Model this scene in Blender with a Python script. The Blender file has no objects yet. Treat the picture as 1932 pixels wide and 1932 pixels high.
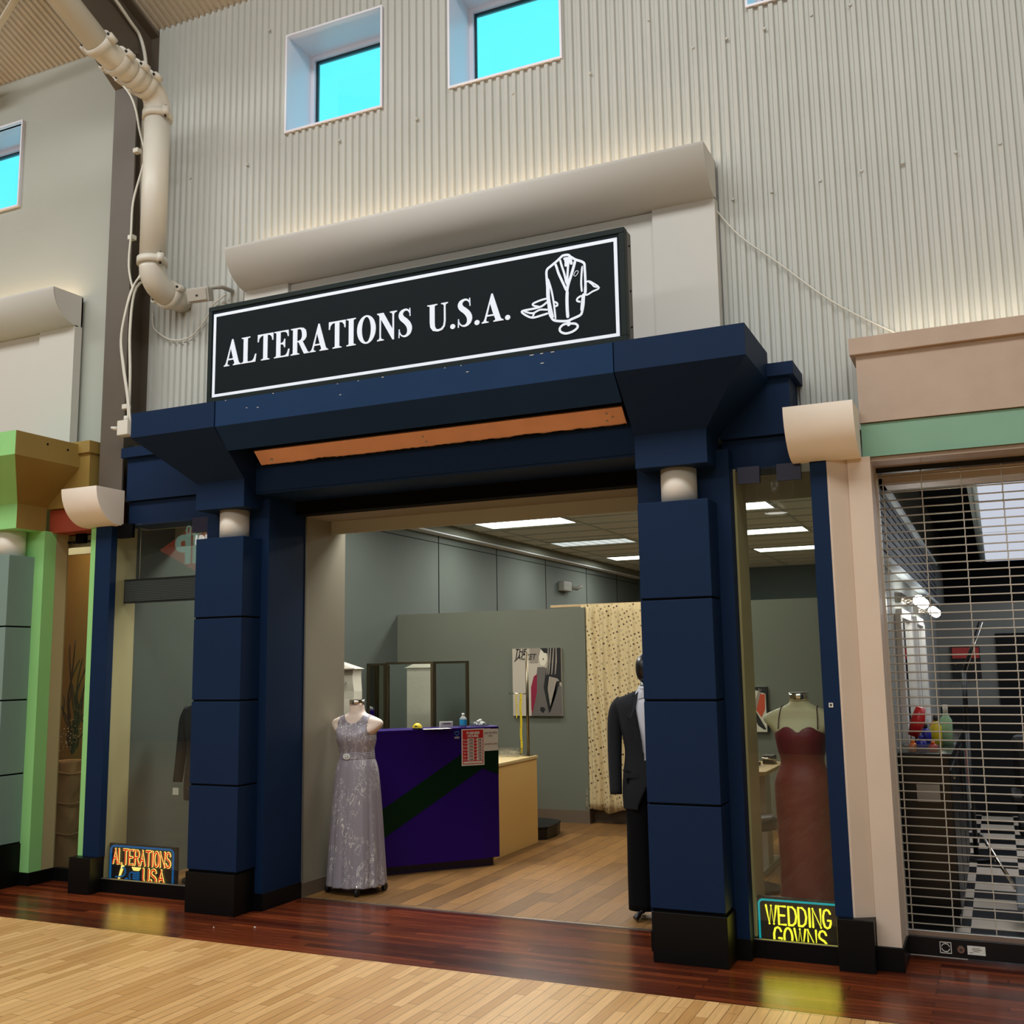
import bpy, bmesh, math, random
from mathutils import Vector, Matrix
random.seed(7)
C = bpy.context.scene.collection
SC = bpy.context.scene

# ------------------------------------------------------------------ camera
cam_data = bpy.data.cameras.new('camera')
cam = bpy.data.objects.new('camera', cam_data)
C.objects.link(cam)
YAW, PITCH, ROLL = -0.428157, 0.1455, -0.01559
fw = Vector((math.sin(YAW)*math.cos(PITCH), math.cos(YAW)*math.cos(PITCH), math.sin(PITCH)))
rt = Vector((math.cos(YAW), -math.sin(YAW), 0))
up = rt.cross(fw)
r2 = rt*math.cos(ROLL) + up*math.sin(ROLL)
u2 = -rt*math.sin(ROLL) + up*math.cos(ROLL)
M = Matrix((r2, u2, -fw)).transposed().to_4x4()
M.translation = Vector((0, 0, 1.65))
cam.matrix_world = M
cam_data.sensor_width = 36
cam_data.lens = 36*1974.2/1932
cam_data.clip_start = 0.05
cam_data.clip_end = 300
SC.camera = cam

# ------------------------------------------------------------------ colour management
SC.view_settings.view_transform = 'Standard'
SC.view_settings.look = 'None'
SC.view_settings.gamma = 1
SC.view_settings.use_curve_mapping = False
SC.view_settings.exposure = 0.0
SC.cycles.use_denoising = True
SC.cycles.max_bounces = 8
SC.cycles.sample_clamp_indirect = 6

# ------------------------------------------------------------------ sky and large lights
world = bpy.data.worlds.new('world'); SC.world = world
world.use_nodes = True
bg = world.node_tree.nodes['Background']
bg.inputs[0].default_value = (0.095, 0.60, 0.80, 1)
bg.inputs[1].default_value = 1.75

def area(name, loc, size, power, col, direction=(0, 0, -1), sy=None, spread=None):
    d = bpy.data.lights.new(name, 'AREA'); d.energy = power; d.color = col
    d.shape = 'RECTANGLE'; d.size = size; d.size_y = sy or size
    if spread: d.spread = spread
    o = bpy.data.objects.new(name, d); C.objects.link(o)
    o.location = loc
    o.rotation_euler = Vector(direction).to_track_quat('-Z', 'Y').to_euler()
    return o
area('ridge_skylight', (-5, 0.6, 9.3), 18, 1250, (0.95, 0.985, 1.0), (0.0, 0.15, -1), 2.6)  # large unseen area lamp added for hall daylight; the roof has no opening
area('clerestory_light', (-5, -6.8, 6.7), 20, 430, (0.90, 0.97, 1.0), (0.0, 1, -0.12), 1.1)  # added area lamp standing in for windows opposite; that wall stays closed

# ------------------------------------------------------------------ helpers
def lin(c):
    return tuple(((v/255)/12.92 if v/255 <= .04045 else (((v/255)+.055)/1.055)**2.4) for v in c)

MATS = {}
def mat(name, col, rough=.6, metal=0.0, spec=.5, var=0.0, scale=8.0, bump=0.0, emit=None, estr=0.0, coat=0.0, stretch=(1, 1, 1)):
    m = bpy.data.materials.new(name); m.use_nodes = True
    nt = m.node_tree; b = nt.nodes['Principled BSDF']
    c = lin(col)
    b.inputs['Base Color'].default_value = (*c, 1)
    b.inputs['Roughness'].default_value = rough
    b.inputs['Metallic'].default_value = metal
    b.inputs['Specular IOR Level'].default_value = spec
    b.inputs['Coat Weight'].default_value = coat
    if emit is not None:
        b.inputs['Emission Color'].default_value = (*lin(emit), 1)
        b.inputs['Emission Strength'].default_value = estr
    if var or bump:
        tc = nt.nodes.new('ShaderNodeTexCoord'); mp = nt.nodes.new('ShaderNodeMapping')
        mp.inputs['Scale'].default_value = stretch
        nz = nt.nodes.new('ShaderNodeTexNoise'); nz.inputs['Scale'].default_value = scale; nz.inputs['Detail'].default_value = 5
        nt.links.new(tc.outputs['Object'], mp.inputs[0]); nt.links.new(mp.outputs[0], nz.inputs['Vector'])
        if var:
            rp = nt.nodes.new('ShaderNodeMapRange')
            rp.inputs['From Min'].default_value = .3; rp.inputs['From Max'].default_value = .7
            rp.inputs['To Min'].default_value = 1-var; rp.inputs['To Max'].default_value = 1+var
            nt.links.new(nz.outputs['Fac'], rp.inputs['Value'])
            mx = nt.nodes.new('ShaderNodeVectorMath'); mx.operation = 'SCALE'
            mx.inputs[0].default_value = c
            nt.links.new(rp.outputs[0], mx.inputs['Scale'])
            nt.links.new(mx.outputs[0], b.inputs['Base Color'])
        if bump:
            bp = nt.nodes.new('ShaderNodeBump'); bp.inputs['Strength'].default_value = bump; bp.inputs['Distance'].default_value = .01
            nt.links.new(nz.outputs['Fac'], bp.inputs['Height']); nt.links.new(bp.outputs[0], b.inputs['Normal'])
    MATS[name] = m
    return m

def glow(name, col, strength):
    m = bpy.data.materials.new(name); m.use_nodes = True
    nt = m.node_tree; nt.nodes.clear()
    e = nt.nodes.new('ShaderNodeEmission'); o = nt.nodes.new('ShaderNodeOutputMaterial')
    e.inputs[0].default_value = (*lin(col), 1); e.inputs[1].default_value = strength
    nt.links.new(e.outputs[0], o.inputs[0]); MATS[name] = m
    return m

def glass(name, tint=(1, 1, 1), f0=.045, haze=0.0):
    m = bpy.data.materials.new(name); m.use_nodes = True
    nt = m.node_tree; nt.nodes.clear(); N = nt.nodes.new; L = nt.links.new
    o = N('ShaderNodeOutputMaterial'); tr = N('ShaderNodeBsdfTransparent'); tr.inputs[0].default_value = (*tint, 1)
    gl = N('ShaderNodeBsdfGlossy'); gl.inputs['Roughness'].default_value = 0.01
    lw = N('ShaderNodeLayerWeight'); lw.inputs['Blend'].default_value = .5
    p = N('ShaderNodeMath'); p.operation = 'POWER'; p.inputs[1].default_value = 5
    L(lw.outputs['Facing'], p.inputs[0])
    ma = N('ShaderNodeMath'); ma.operation = 'MULTIPLY_ADD'; ma.inputs[1].default_value = 1-f0; ma.inputs[2].default_value = f0
    L(p.outputs[0], ma.inputs[0])
    mx = N('ShaderNodeMixShader'); L(ma.outputs[0], mx.inputs[0]); L(tr.outputs[0], mx.inputs[1]); L(gl.outputs[0], mx.inputs[2])
    last = mx
    if haze:
        df = N('ShaderNodeBsdfDiffuse'); df.inputs[0].default_value = (.8, .8, .78, 1)
        m2 = N('ShaderNodeMixShader'); m2.inputs[0].default_value = haze
        L(mx.outputs[0], m2.inputs[1]); L(df.outputs[0], m2.inputs[2]); last = m2
    L(last.outputs[0], o.inputs[0]); MATS[name] = m
    return m

def wood(name, c1, c2, cm, length, width, rough, along='y', grain=.25, spec=.5, coat=0.0, gap=.0025, bias=0.0, tint=None):
    """boards of a floor, laid along x or y"""
    m = bpy.data.materials.new(name); m.use_nodes = True
    nt = m.node_tree; b = nt.nodes['Principled BSDF']; N = nt.nodes.new; L = nt.links.new
    tc = N('ShaderNodeTexCoord'); sx = N('ShaderNodeSeparateXYZ'); cb = N('ShaderNodeCombineXYZ')
    L(tc.outputs['Object'], sx.inputs[0])
    if along == 'y':
        L(sx.outputs[1], cb.inputs[0]); L(sx.outputs[0], cb.inputs[1])
    else:
        L(sx.outputs[0], cb.inputs[0]); L(sx.outputs[1], cb.inputs[1])
    br = N('ShaderNodeTexBrick'); L(cb.outputs[0], br.inputs['Vector'])
    br.inputs['Color1'].default_value = (*lin(c1), 1); br.inputs['Color2'].default_value = (*lin(c2), 1)
    br.inputs['Mortar'].default_value = (*lin(cm), 1)
    br.inputs['Scale'].default_value = 1; br.inputs['Brick Width'].default_value = length; br.inputs['Row Height'].default_value = width
    br.inputs['Mortar Size'].default_value = gap; br.inputs['Mortar Smooth'].default_value = .3; br.inputs['Bias'].default_value = bias
    br.offset = .37; br.offset_frequency = 3; br.squash = .7; br.squash_frequency = 4
    mp = N('ShaderNodeMapping'); mp.inputs['Scale'].default_value = (2.2, 38, 1); L(cb.outputs[0], mp.inputs[0])
    nz = N('ShaderNodeTexNoise'); nz.inputs['Scale'].default_value = 1.6; nz.inputs['Detail'].default_value = 7; nz.inputs['Roughness'].default_value = .62
    L(mp.outputs[0], nz.inputs['Vector'])
    mr = N('ShaderNodeMapRange'); mr.inputs['From Min'].default_value = .3; mr.inputs['From Max'].default_value = .7
    mr.inputs['To Min'].default_value = 1-grain; mr.inputs['To Max'].default_value = 1+grain
    L(nz.outputs['Fac'], mr.inputs['Value'])
    sc = N('ShaderNodeVectorMath'); sc.operation = 'SCALE'; L(br.outputs['Color'], sc.inputs[0]); L(mr.outputs[0], sc.inputs['Scale'])
    L(sc.outputs[0], b.inputs['Base Color'])
    b.inputs['Specular IOR Level'].default_value = spec; b.inputs['Coat Weight'].default_value = coat; b.inputs['Coat Roughness'].default_value = .08
    r = N('ShaderNodeMapRange'); r.inputs['To Min'].default_value = rough*.8; r.inputs['To Max'].default_value = rough*1.25
    L(nz.outputs['Fac'], r.inputs['Value']); L(r.outputs[0], b.inputs['Roughness'])
    bp = N('ShaderNodeBump'); bp.inputs['Strength'].default_value = .06; bp.inputs['Distance'].default_value = .002
    L(br.outputs['Fac'], bp.inputs['Height']); bp.invert = True; L(bp.outputs[0], b.inputs['Normal'])
    MATS[name] = m
    return m

class MB:
    """collects shapes in world coordinates and links them as one mesh object"""
    def __init__(s): s.v = []; s.f = []; s.sm = []
    def add(s, vs, fs, smooth=False):
        n = len(s.v); s.v += [tuple(p) for p in vs]
        s.f += [tuple(i+n for i in f) for f in fs]; s.sm += [smooth]*len(fs)
        return s
    def box(s, x0, x1, y0, y1, z0, z1):
        x0, x1 = sorted((x0, x1)); y0, y1 = sorted((y0, y1)); z0, z1 = sorted((z0, z1))
        return s.add([(x0,y0,z0),(x1,y0,z0),(x1,y1,z0),(x0,y1,z0),(x0,y0,z1),(x1,y0,z1),(x1,y1,z1),(x0,y1,z1)],
                     [(0,3,2,1),(4,5,6,7),(0,1,5,4),(1,2,6,5),(2,3,7,6),(3,0,4,7)])
    def hexa(s, p):
        """eight corners, bottom four then top four, both counter-clockwise seen from above"""
        return s.add(p, [(0,3,2,1),(4,5,6,7),(0,1,5,4),(1,2,6,5),(2,3,7,6),(3,0,4,7)])
    def prism(s, pts, a, b, axis='x', smooth=False):
        """extrude a polygon: axis x -> pts are (y,z); axis y -> (x,z); axis z -> (x,y)"""
        f = {'x': lambda p, t: (t, p[0], p[1]), 'y': lambda p, t: (p[0], t, p[1]), 'z': lambda p, t: (p[0], p[1], t)}[axis]
        n = len(pts)
        vs = [f(p, a) for p in pts] + [f(p, b) for p in pts]
        s.add(vs, [tuple(range(n-1, -1, -1)), tuple(range(n, 2*n))])
        k = len(s.v)-2*n
        for i in range(n):
            j = (i+1) % n
            s.f.append((k+i, k+j, k+n+j, k+n+i)); s.sm.append(smooth)
        return s
    def tube(s, path, r, n=8, cap=True, closed=False):
        P = [Vector(p) for p in path]; m = len(P)
        rr = r if isinstance(r, (list, tuple)) else [r]*m
        prev = None; k0 = len(s.v)
        for i, p in enumerate(P):
            a = P[(i-1) % m] if (i > 0 or closed) else p
            c = P[(i+1) % m] if (i < m-1 or closed) else p
            t = (c-a).normalized() if (c-a).length > 1e-9 else Vector((0, 0, 1))
            if prev is None:
                u = t.orthogonal().normalized()
            else:
                u = (prev - t*prev.dot(t))
                u = u.normalized() if u.length > 1e-6 else t.orthogonal().normalized()
            prev = u; w = t.cross(u)
            for j in range(n):
                g = 2*math.pi*j/n
                s.v.append(tuple(p + (u*math.cos(g) + w*math.sin(g))*rr[i]))
        for i in range(m if closed else m-1):
            for j in range(n):
                a = k0+i*n+j; b = k0+i*n+(j+1) % n; c = k0+((i+1) % m)*n+(j+1) % n; d = k0+((i+1) % m)*n+j
                s.f.append((a, b, c, d)); s.sm.append(True)
        if cap and not closed:
            s.f.append(tuple(k0+j for j in range(n-1, -1, -1))); s.sm.append(False)
            s.f.append(tuple(k0+(m-1)*n+j for j in range(n))); s.sm.append(False)
        return s
    def cyl(s, x, y, z0, z1, r, n=24, r1=None):
        return s.tube([(x, y, z0), (x, y, z1)], [r, r if r1 is None else r1], n)
    def ball(s, c, r, n=10):
        rx, ry, rz = r if isinstance(r, tuple) else (r, r, r)
        vs = [(c[0], c[1], c[2]-rz)]; fs = []; m = n//2
        for i in range(1, m):
            t = math.pi*i/m - math.pi/2
            for j in range(n):
                g = 2*math.pi*j/n
                vs.append((c[0]+rx*math.cos(t)*math.cos(g), c[1]+ry*math.cos(t)*math.sin(g), c[2]+rz*math.sin(t)))
        vs.append((c[0], c[1], c[2]+rz)); e = len(vs)-1
        for j in range(n):
            fs.append((0, 1+(j+1) % n, 1+j)); fs.append((e, e-n+j, e-n+(j+1) % n))
        for i in range(m-2):
            for j in range(n):
                a = 1+i*n+j; b = 1+i*n+(j+1) % n
                fs.append((a, b, b+n, a+n))
        return s.add(vs, fs, True)
    def loft(s, rings, n=48, mod=None, keep=None, cap=False, power=2.0):
        """rings (z, cx, cy, rx, ry); mod(angle, t, z)->radius factor"""
        k0 = len(s.v); m = len(rings)
        for i, (z, cx, cy, rx, ry) in enumerate(rings):
            for j in range(n):
                g = 2*math.pi*j/n
                c_, s_ = math.cos(g), math.sin(g)
                q = (abs(c_)**power + abs(s_)**power)**(-1/power)
                f = mod(g, i/(m-1), z) if mod else 1
                s.v.append((cx+rx*c_*q*f, cy+ry*s_*q*f, z))
        for i in range(m-1):
            for j in range(n):
                a = k0+i*n+j; b = k0+i*n+(j+1) % n
                if keep:
                    cc = [sum(s.v[q][k] for q in (a, b, b+n, a+n))/4 for k in range(3)]
                    if not keep(*cc): continue
                s.f.append((a, b, b+n, a+n)); s.sm.append(True)
        if cap:
            s.f.append(tuple(k0+j for j in range(n-1, -1, -1))); s.sm.append(False)
            s.f.append(tuple(k0+(m-1)*n+j for j in range(n))); s.sm.append(False)
        return s
    def build(s, name, m, parent=None, bevel=0.0, fix=True, solid=0.0, weld=False):
        me = bpy.data.meshes.new(name)
        if parent is not None:
            org = wpos(parent)
        else:
            xs = [p[0] for p in s.v]; ys = [p[1] for p in s.v]; zs = [p[2] for p in s.v]
            org = Vector(((min(xs)+max(xs))/2, (min(ys)+max(ys))/2, min(zs)))
        me.from_pydata([(p[0]-org.x, p[1]-org.y, p[2]-org.z) for p in s.v], [], s.f)
        me.polygons.foreach_set('use_smooth', s.sm)
        if fix:
            bm = bmesh.new(); bm.from_mesh(me)
            bmesh.ops.recalc_face_normals(bm, faces=bm.faces); bm.to_mesh(me); bm.free()
        if weld:
            bm = bmesh.new(); bm.from_mesh(me)
            bmesh.ops.remove_doubles(bm, verts=bm.verts, dist=1e-5)
            bm.to_mesh(me); bm.free()
        o = bpy.data.objects.new(name, me); C.objects.link(o)
        me.materials.append(m if not isinstance(m, str) else MATS[m])
        if parent is not None: o.parent = parent
        else: o.location = org
        if bevel:
            b = o.modifiers.new('bevel', 'BEVEL'); b.width = bevel; b.segments = 2; b.limit_method = 'ANGLE'
        if solid:
            b = o.modifiers.new('solid', 'SOLIDIFY'); b.thickness = solid; b.offset = -1
        return o

def wpos(o):
    v = Vector((0, 0, 0))
    while o is not None:
        v += Vector(o.location); o = o.parent
    return v
def thing(name, label, cat, loc=(0, 0, 0), group=None):
    o = bpy.data.objects.new(name, None); C.objects.link(o); o.location = loc
    o.empty_display_size = .1
    o['label'] = label; o['category'] = cat
    if group: o['group'] = group
    return o
def tag(o, label, cat, group=None):
    o['label'] = label; o['category'] = cat
    if group: o['group'] = group
    return o
def struct(o): o['kind'] = 'structure'; return o
def copy_tree(o, parent=None):
    c = o.copy(); C.objects.link(c); c.parent = parent
    for ch in [x for x in bpy.data.objects if x.parent == o]:
        copy_tree(ch, c)
    return c

def shape_mesh(loops, place, depth=.004):
    """flat shape with holes (even-odd); loops are 2D, place maps (u, v, w)->world"""
    cu = bpy.data.curves.new('tmp', 'CURVE'); cu.dimensions = '2D'; cu.fill_mode = 'BOTH'; cu.extrude = depth/2
    for lp in loops:
        sp = cu.splines.new('POLY'); sp.points.add(len(lp)-1); sp.use_cyclic_u = True
        for q, p in zip(sp.points, lp): q.co = (p[0], p[1], 0, 1)
    ob = bpy.data.objects.new('tmp', cu); C.objects.link(ob)
    dg = bpy.context.evaluated_depsgraph_get(); dg.update()
    me = bpy.data.meshes.new_from_object(ob.evaluated_get(dg))
    vs = [place(v.co.x, v.co.y, v.co.z) for v in me.vertices]; fs = [tuple(p.vertices) for p in me.polygons]
    bpy.data.objects.remove(ob); bpy.data.curves.remove(cu); bpy.data.meshes.remove(me)
    return vs, fs
def text_mesh(body, size, place, depth=.001, align='CENTER', shear=0.0, width=1.0, spacing=1.0, bold=0.0, line=1.0):
    cu = bpy.data.curves.new('tmp', 'FONT'); cu.body = body; cu.size = size; cu.extrude = depth/2
    cu.align_x = align; cu.shear = shear; cu.space_character = spacing; cu.offset = bold; cu.space_line = line
    ob = bpy.data.objects.new('tmp', cu); C.objects.link(ob)
    dg = bpy.context.evaluated_depsgraph_get(); dg.update()
    me = bpy.data.meshes.new_from_object(ob.evaluated_get(dg))
    vs = [place(v.co.x*width, v.co.y, v.co.z) for v in me.vertices]; fs = [tuple(p.vertices) for p in me.polygons]
    bpy.data.objects.remove(ob); bpy.data.curves.remove(cu); bpy.data.meshes.remove(me)
    return vs, fs
def on_front(x, y, z):          # shapes drawn in a plane facing -y
    return lambda u, v, w: (x+u, y-w, z+v)
def on_plane(p, ux, n):         # plane with horizontal direction ux, outward normal n
    return lambda u, v, w: (p[0]+ux[0]*u+n[0]*w, p[1]+ux[1]*u+n[1]*w, p[2]+v)

# ------------------------------------------------------------------ materials
mat('corrugated paint', (190, 191, 184), .55, var=.03, scale=2)
mat('roof paint', (200, 192, 178), .6)
mat('drywall', (176, 178, 168), .8, var=.02, scale=1.5)
mat('cove paint', (208, 204, 196), .7)
mat('steel brown', (92, 82, 70), .5, var=.05, scale=3)
mat('pipe paint', (214, 208, 194), .4)
mat('cable white', (222, 218, 205), .5)
mat('window trim', (232, 230, 240), .35)
mat('gasket', (22, 30, 40), .5)
mat('navy', (14, 37, 68), .6, var=.06, scale=1.5, spec=.15)
mat('navy worn', (20, 50, 87), .6, var=.08, scale=2, spec=.15)  # lighter copy of navy; the fascia's stronger light is put into the colour
mat('groove black', (6, 6, 9), .8, spec=.1)
mat('plinth black', (11, 11, 11), .4, spec=.2)
mat('raw board', (246, 186, 156), .75, var=.06, scale=5)
mat('paint chip', (215, 208, 200), .7)
mat('cream stub', (236, 228, 214), .6, var=.05, scale=3)
mat('cream bracket', (250, 241, 228), .6, var=.03, scale=3)
mat('rose paint', (214, 194, 174), .55, var=.03, scale=3)
mat('rose stucco', (186, 164, 146), .8, var=.05, scale=6, bump=.35)
mat('sage', (126, 168, 142), .5, var=.05, scale=3)
mat('mint green', (148, 212, 132), .5, var=.03, scale=3)
mat('olive mustard', (150, 124, 62), .55, var=.06, scale=3)
mat('grey green', (122, 146, 138), .6, var=.04, scale=3)
mat('rust red', (158, 66, 44), .5, var=.05)
mat('tan jamb', (176, 164, 120), .7)
mat('shop grey', (106, 110, 96), .85, var=.03, scale=1.5)
mat('shop teal', (52, 68, 66), .85)
mat('lamp grey', (112, 112, 102), .6)
mat('shop wall', (78, 85, 78), .85, var=.04, scale=1.2)
mat('shop taupe', (140, 134, 116), .85, var=.03, scale=1.5)
mat('shop base', (104, 90, 74), .6)
mat('tile white', (184, 192, 184), .9, var=.03, scale=12)
mat('grid metal', (168, 176, 168), .5)
mat('trim light', (196, 204, 206), .6)
mat('sign black', (14, 24, 29), .6, spec=.12)
mat('sign frame', (16, 30, 28), .5, spec=.2)
mat('sign side', (96, 92, 84), .5)
mat('sign white', (222, 232, 246), .4, emit=(222, 232, 246), estr=.22)
mat('mannequin skin', (240, 220, 204), .5)
mat('mannequin ivory', (196, 188, 150), .5)
mat('chrome', (215, 208, 196), .15, metal=1)
mat('steel bar', (206, 198, 184), .4, metal=.35)
mat('black rubber', (14, 14, 15), .5)
mat('black plastic', (12, 12, 13), .35)
mat('suit cloth', (33, 35, 39), .85, var=.08, scale=300, spec=.2)
mat('trouser cloth', (12, 12, 14), .9, spec=.15)
mat('shirt white', (210, 212, 222), .7)
mat('wine satin', (104, 12, 24), .45, spec=.4, var=.08, scale=6)
mat('wine dark', (60, 6, 14), .6)
mat('purple laminate', (38, 8, 98), .4, spec=.15)
mat('green laminate', (3, 34, 15), .4, spec=.15)
mat('purple dark', (20, 10, 44), .4)
mat('beige laminate', (232, 188, 112), .45)
mat('beige top', (216, 190, 134), .4)
mat('mirror', (225, 230, 225), .02, metal=1)
mat('mirror frame', (118, 108, 88), .3, metal=1)
mat('canvas white', (205, 200, 182), .8, bump=.4, scale=14)
mat('ink', (35, 32, 34), .7)
mat('paper white', (222, 218, 208), .7)
mat('red paper', (196, 22, 28), .6)
mat('maroon ink', (120, 30, 36), .7)
mat('yellow', (214, 190, 28), .45)
mat('clear plastic', (170, 175, 172), .1, spec=.6)
mat('label blue', (28, 148, 196), .5)
mat('heart blue', (40, 110, 170), .5)
mat('candy white', (225, 225, 218), .5)
mat('poster ground', (186, 176, 158), .6)
mat('poster grey', (96, 90, 84), .6)
mat('poster mid', (146, 136, 122), .6)
mat('poster black', (12, 12, 12), .6)
mat('poster wine', (132, 8, 48), .6)
mat('poster orange', (196, 72, 34), .6)
mat('poster cream', (214, 208, 186), .6)
mat('light wood', (196, 166, 120), .6)
mat('wood pale', (196, 164, 108), .4)
mat('machine cream', (176, 172, 156), .35)
mat('machine dark', (44, 44, 42), .4)
mat('grille grey', (176, 170, 158), .6)
mat('led mesh', (24, 28, 34), .5)
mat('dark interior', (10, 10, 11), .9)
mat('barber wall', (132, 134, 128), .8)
mat('slat grey', (92, 96, 98), .6)
mat('black counter', (10, 10, 10), .25)
mat('ochre wall', (150, 112, 56), .9)
mat('umber cloth', (168, 132, 94), .8, bump=.6, scale=9)
mat('twig', (48, 28, 18), .8)
mat('silver bead', (190, 170, 140), .25, metal=.8)
mat('white tile', (214, 210, 204), .5)
mat('alu bar', (196, 194, 188), .3, metal=1)
mat('brown tile', (170, 150, 132), .6)
mat('opp wall', (74, 76, 70), .8)
mat('opp orange', (176, 66, 44), .6, emit=(176, 66, 44), estr=2.2)
mat('opp mint', (150, 200, 186), .6, emit=(150, 200, 186), estr=3)
mat('opp white', (240, 240, 235), .6, emit=(240, 240, 235), estr=9)
glow('troffer', (255, 255, 248), 5.0)
glow('barber panel', (226, 232, 246), .75)  # glow for brightened ceiling tiles, spread wider than the real light strips
glow('bulb', (255, 255, 250), 40)
glow('cove lamp', (255, 205, 140), 5.0)
glow('neon yellow', (255, 250, 60), 1.25)
glow('neon cream', (255, 228, 120), 1.25)
glow('neon red', (226, 50, 24), 1.0)
glow('neon blue', (20, 110, 176), .55)
glow('neon teal', (0, 172, 180), .8)
mat('opp window', (90, 96, 100), .6)
glass('shop glass', (.95, .97, .94), .035, .004)
glass('clerestory glass', (.9, 1, 1), .04)
glass('acrylic', (.86, .88, .87), .08, .04)
wood('maple', (236, 190, 128), (203, 152, 90), (128, 88, 48), .62, .062, .38, 'y', .14, coat=.05, gap=.002)
wood('cherry', (122, 56, 27), (66, 24, 11), (30, 11, 6), 1.1, .06, .24, 'x', .34, coat=.0, spec=.38)
wood('vinyl plank', (150, 108, 58), (112, 79, 40), (60, 40, 21), 1.1, .15, .5, 'y', .34, gap=.003)

def special_materials():
    # silver dress with pale floral print
    m = mat('silver print', (134, 128, 132), .42, spec=.5)
    nt = m.node_tree; b = nt.nodes['Principled BSDF']; N = nt.nodes.new; L = nt.links.new
    tc = N('ShaderNodeTexCoord'); mp = N('ShaderNodeMapping'); mp.inputs['Scale'].default_value = (1, 1, .38)
    L(tc.outputs['Object'], mp.inputs[0])
    n1 = N('ShaderNodeTexNoise'); n1.inputs['Scale'].default_value = 15; n1.inputs['Detail'].default_value = 3; n1.inputs['Distortion'].default_value = 2.4
    L(mp.outputs[0], n1.inputs['Vector'])
    n2 = N('ShaderNodeTexNoise'); n2.inputs['Scale'].default_value = 8; L(mp.outputs[0], n2.inputs['Vector'])
    r1 = N('ShaderNodeValToRGB'); e = r1.color_ramp.elements
    e[0].position = .515; e[0].color = (0, 0, 0, 1); e[1].position = .53; e[1].color = (1, 1, 1, 1)
    e2 = r1.color_ramp.elements.new(.55); e2.color = (1, 1, 1, 1); e3 = r1.color_ramp.elements.new(.565); e3.color = (0, 0, 0, 1)
    L(n1.outputs['Fac'], r1.inputs[0])
    r2_ = N('ShaderNodeMapRange'); r2_.inputs['From Min'].default_value = .44; r2_.inputs['From Max'].default_value = .52
    L(n2.outputs['Fac'], r2_.inputs['Value'])
    mu = N('ShaderNodeMath'); mu.operation = 'MULTIPLY'; L(r1.outputs[0], mu.inputs[0]); L(r2_.outputs[0], mu.inputs[1])
    mx = N('ShaderNodeMix'); mx.data_type = 'RGBA'; L(mu.outputs[0], mx.inputs[0])
    mx.inputs[6].default_value = (*lin((150, 143, 152)), 1); mx.inputs[7].default_value = (*lin((216, 212, 208)), 1)
    L(mx.outputs[2], b.inputs['Base Color'])
    # curtain cloth with small dark open squares
    m = mat('curtain print', (206, 186, 132), .85)
    nt = m.node_tree; b = nt.nodes['Principled BSDF']; N = nt.nodes.new; L = nt.links.new
    tc = N('ShaderNodeTexCoord'); mp = N('ShaderNodeMapping'); mp.inputs['Rotation'].default_value = (0, math.radians(20), 0); mp.inputs['Scale'].default_value = (23, .001, 20)
    L(tc.outputs['Object'], mp.inputs[0])
    vo = N('ShaderNodeTexVoronoi'); vo.distance = 'CHEBYCHEV'; vo.inputs['Randomness'].default_value = .22; vo.inputs['Scale'].default_value = 1.0
    L(mp.outputs[0], vo.inputs['Vector'])
    rp = N('ShaderNodeValToRGB'); e = rp.color_ramp.elements
    e[0].position = .10; e[0].color = (0, 0, 0, 1); e[1].position = .11; e[1].color = (1, 1, 1, 1)
    q = e.new(.17); q.color = (1, 1, 1, 1); q = e.new(.18); q.color = (0, 0, 0, 1)
    L(vo.outputs['Distance'], rp.inputs[0])
    v2 = N('ShaderNodeTexVoronoi'); v2.inputs['Scale'].default_value = 2.1; v2.inputs['Randomness'].default_value = .6; L(mp.outputs[0], v2.inputs['Vector'])
    lt = N('ShaderNodeMath'); lt.operation = 'LESS_THAN'; lt.inputs[1].default_value = .10; L(v2.outputs['Distance'], lt.inputs[0])
    ad = N('ShaderNodeMath'); ad.operation = 'MAXIMUM'; L(rp.outputs[0], ad.inputs[0]); L(lt.outputs[0], ad.inputs[1])
    mx = N('ShaderNodeMix'); mx.data_type = 'RGBA'; L(ad.outputs[0], mx.inputs[0])
    mx.inputs[6].default_value = (*lin((212, 192, 146)), 1); mx.inputs[7].default_value = (*lin((72, 48, 34)), 1)
    L(mx.outputs[2], b.inputs['Base Color'])
    # black and white checker floor, tiles one foot square
    m = mat('checker tile', (200, 196, 190), .35)
    nt = m.node_tree; b = nt.nodes['Principled BSDF']; N = nt.nodes.new; L = nt.links.new
    tc = N('ShaderNodeTexCoord'); mp = N('ShaderNodeMapping'); mp.inputs['Scale'].default_value = (1/.3, 1/.3, 0); mp.inputs['Location'].default_value = (.7, .175, .5)
    ch = N('ShaderNodeTexChecker'); ch.inputs['Scale'].default_value = 1
    ch.inputs['Color2'].default_value = (*lin((214, 200, 182)), 1); ch.inputs['Color1'].default_value = (*lin((16, 18, 20)), 1)
    L(tc.outputs['Object'], mp.inputs[0]); L(mp.outputs[0], ch.inputs['Vector']); L(ch.outputs[0], b.inputs['Base Color'])
    # perforated screen
    m = mat('perforated', (60, 66, 74), .5)
    nt = m.node_tree; b = nt.nodes['Principled BSDF']; N = nt.nodes.new; L = nt.links.new
    tc = N('ShaderNodeTexCoord'); mp = N('ShaderNodeMapping'); mp.inputs['Scale'].default_value = (75, .001, 75)
    vo = N('ShaderNodeTexVoronoi'); vo.inputs['Randomness'].default_value = 0; vo.inputs['Scale'].default_value = 1
    L(tc.outputs['Object'], mp.inputs[0]); L(mp.outputs[0], vo.inputs['Vector'])
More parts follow.
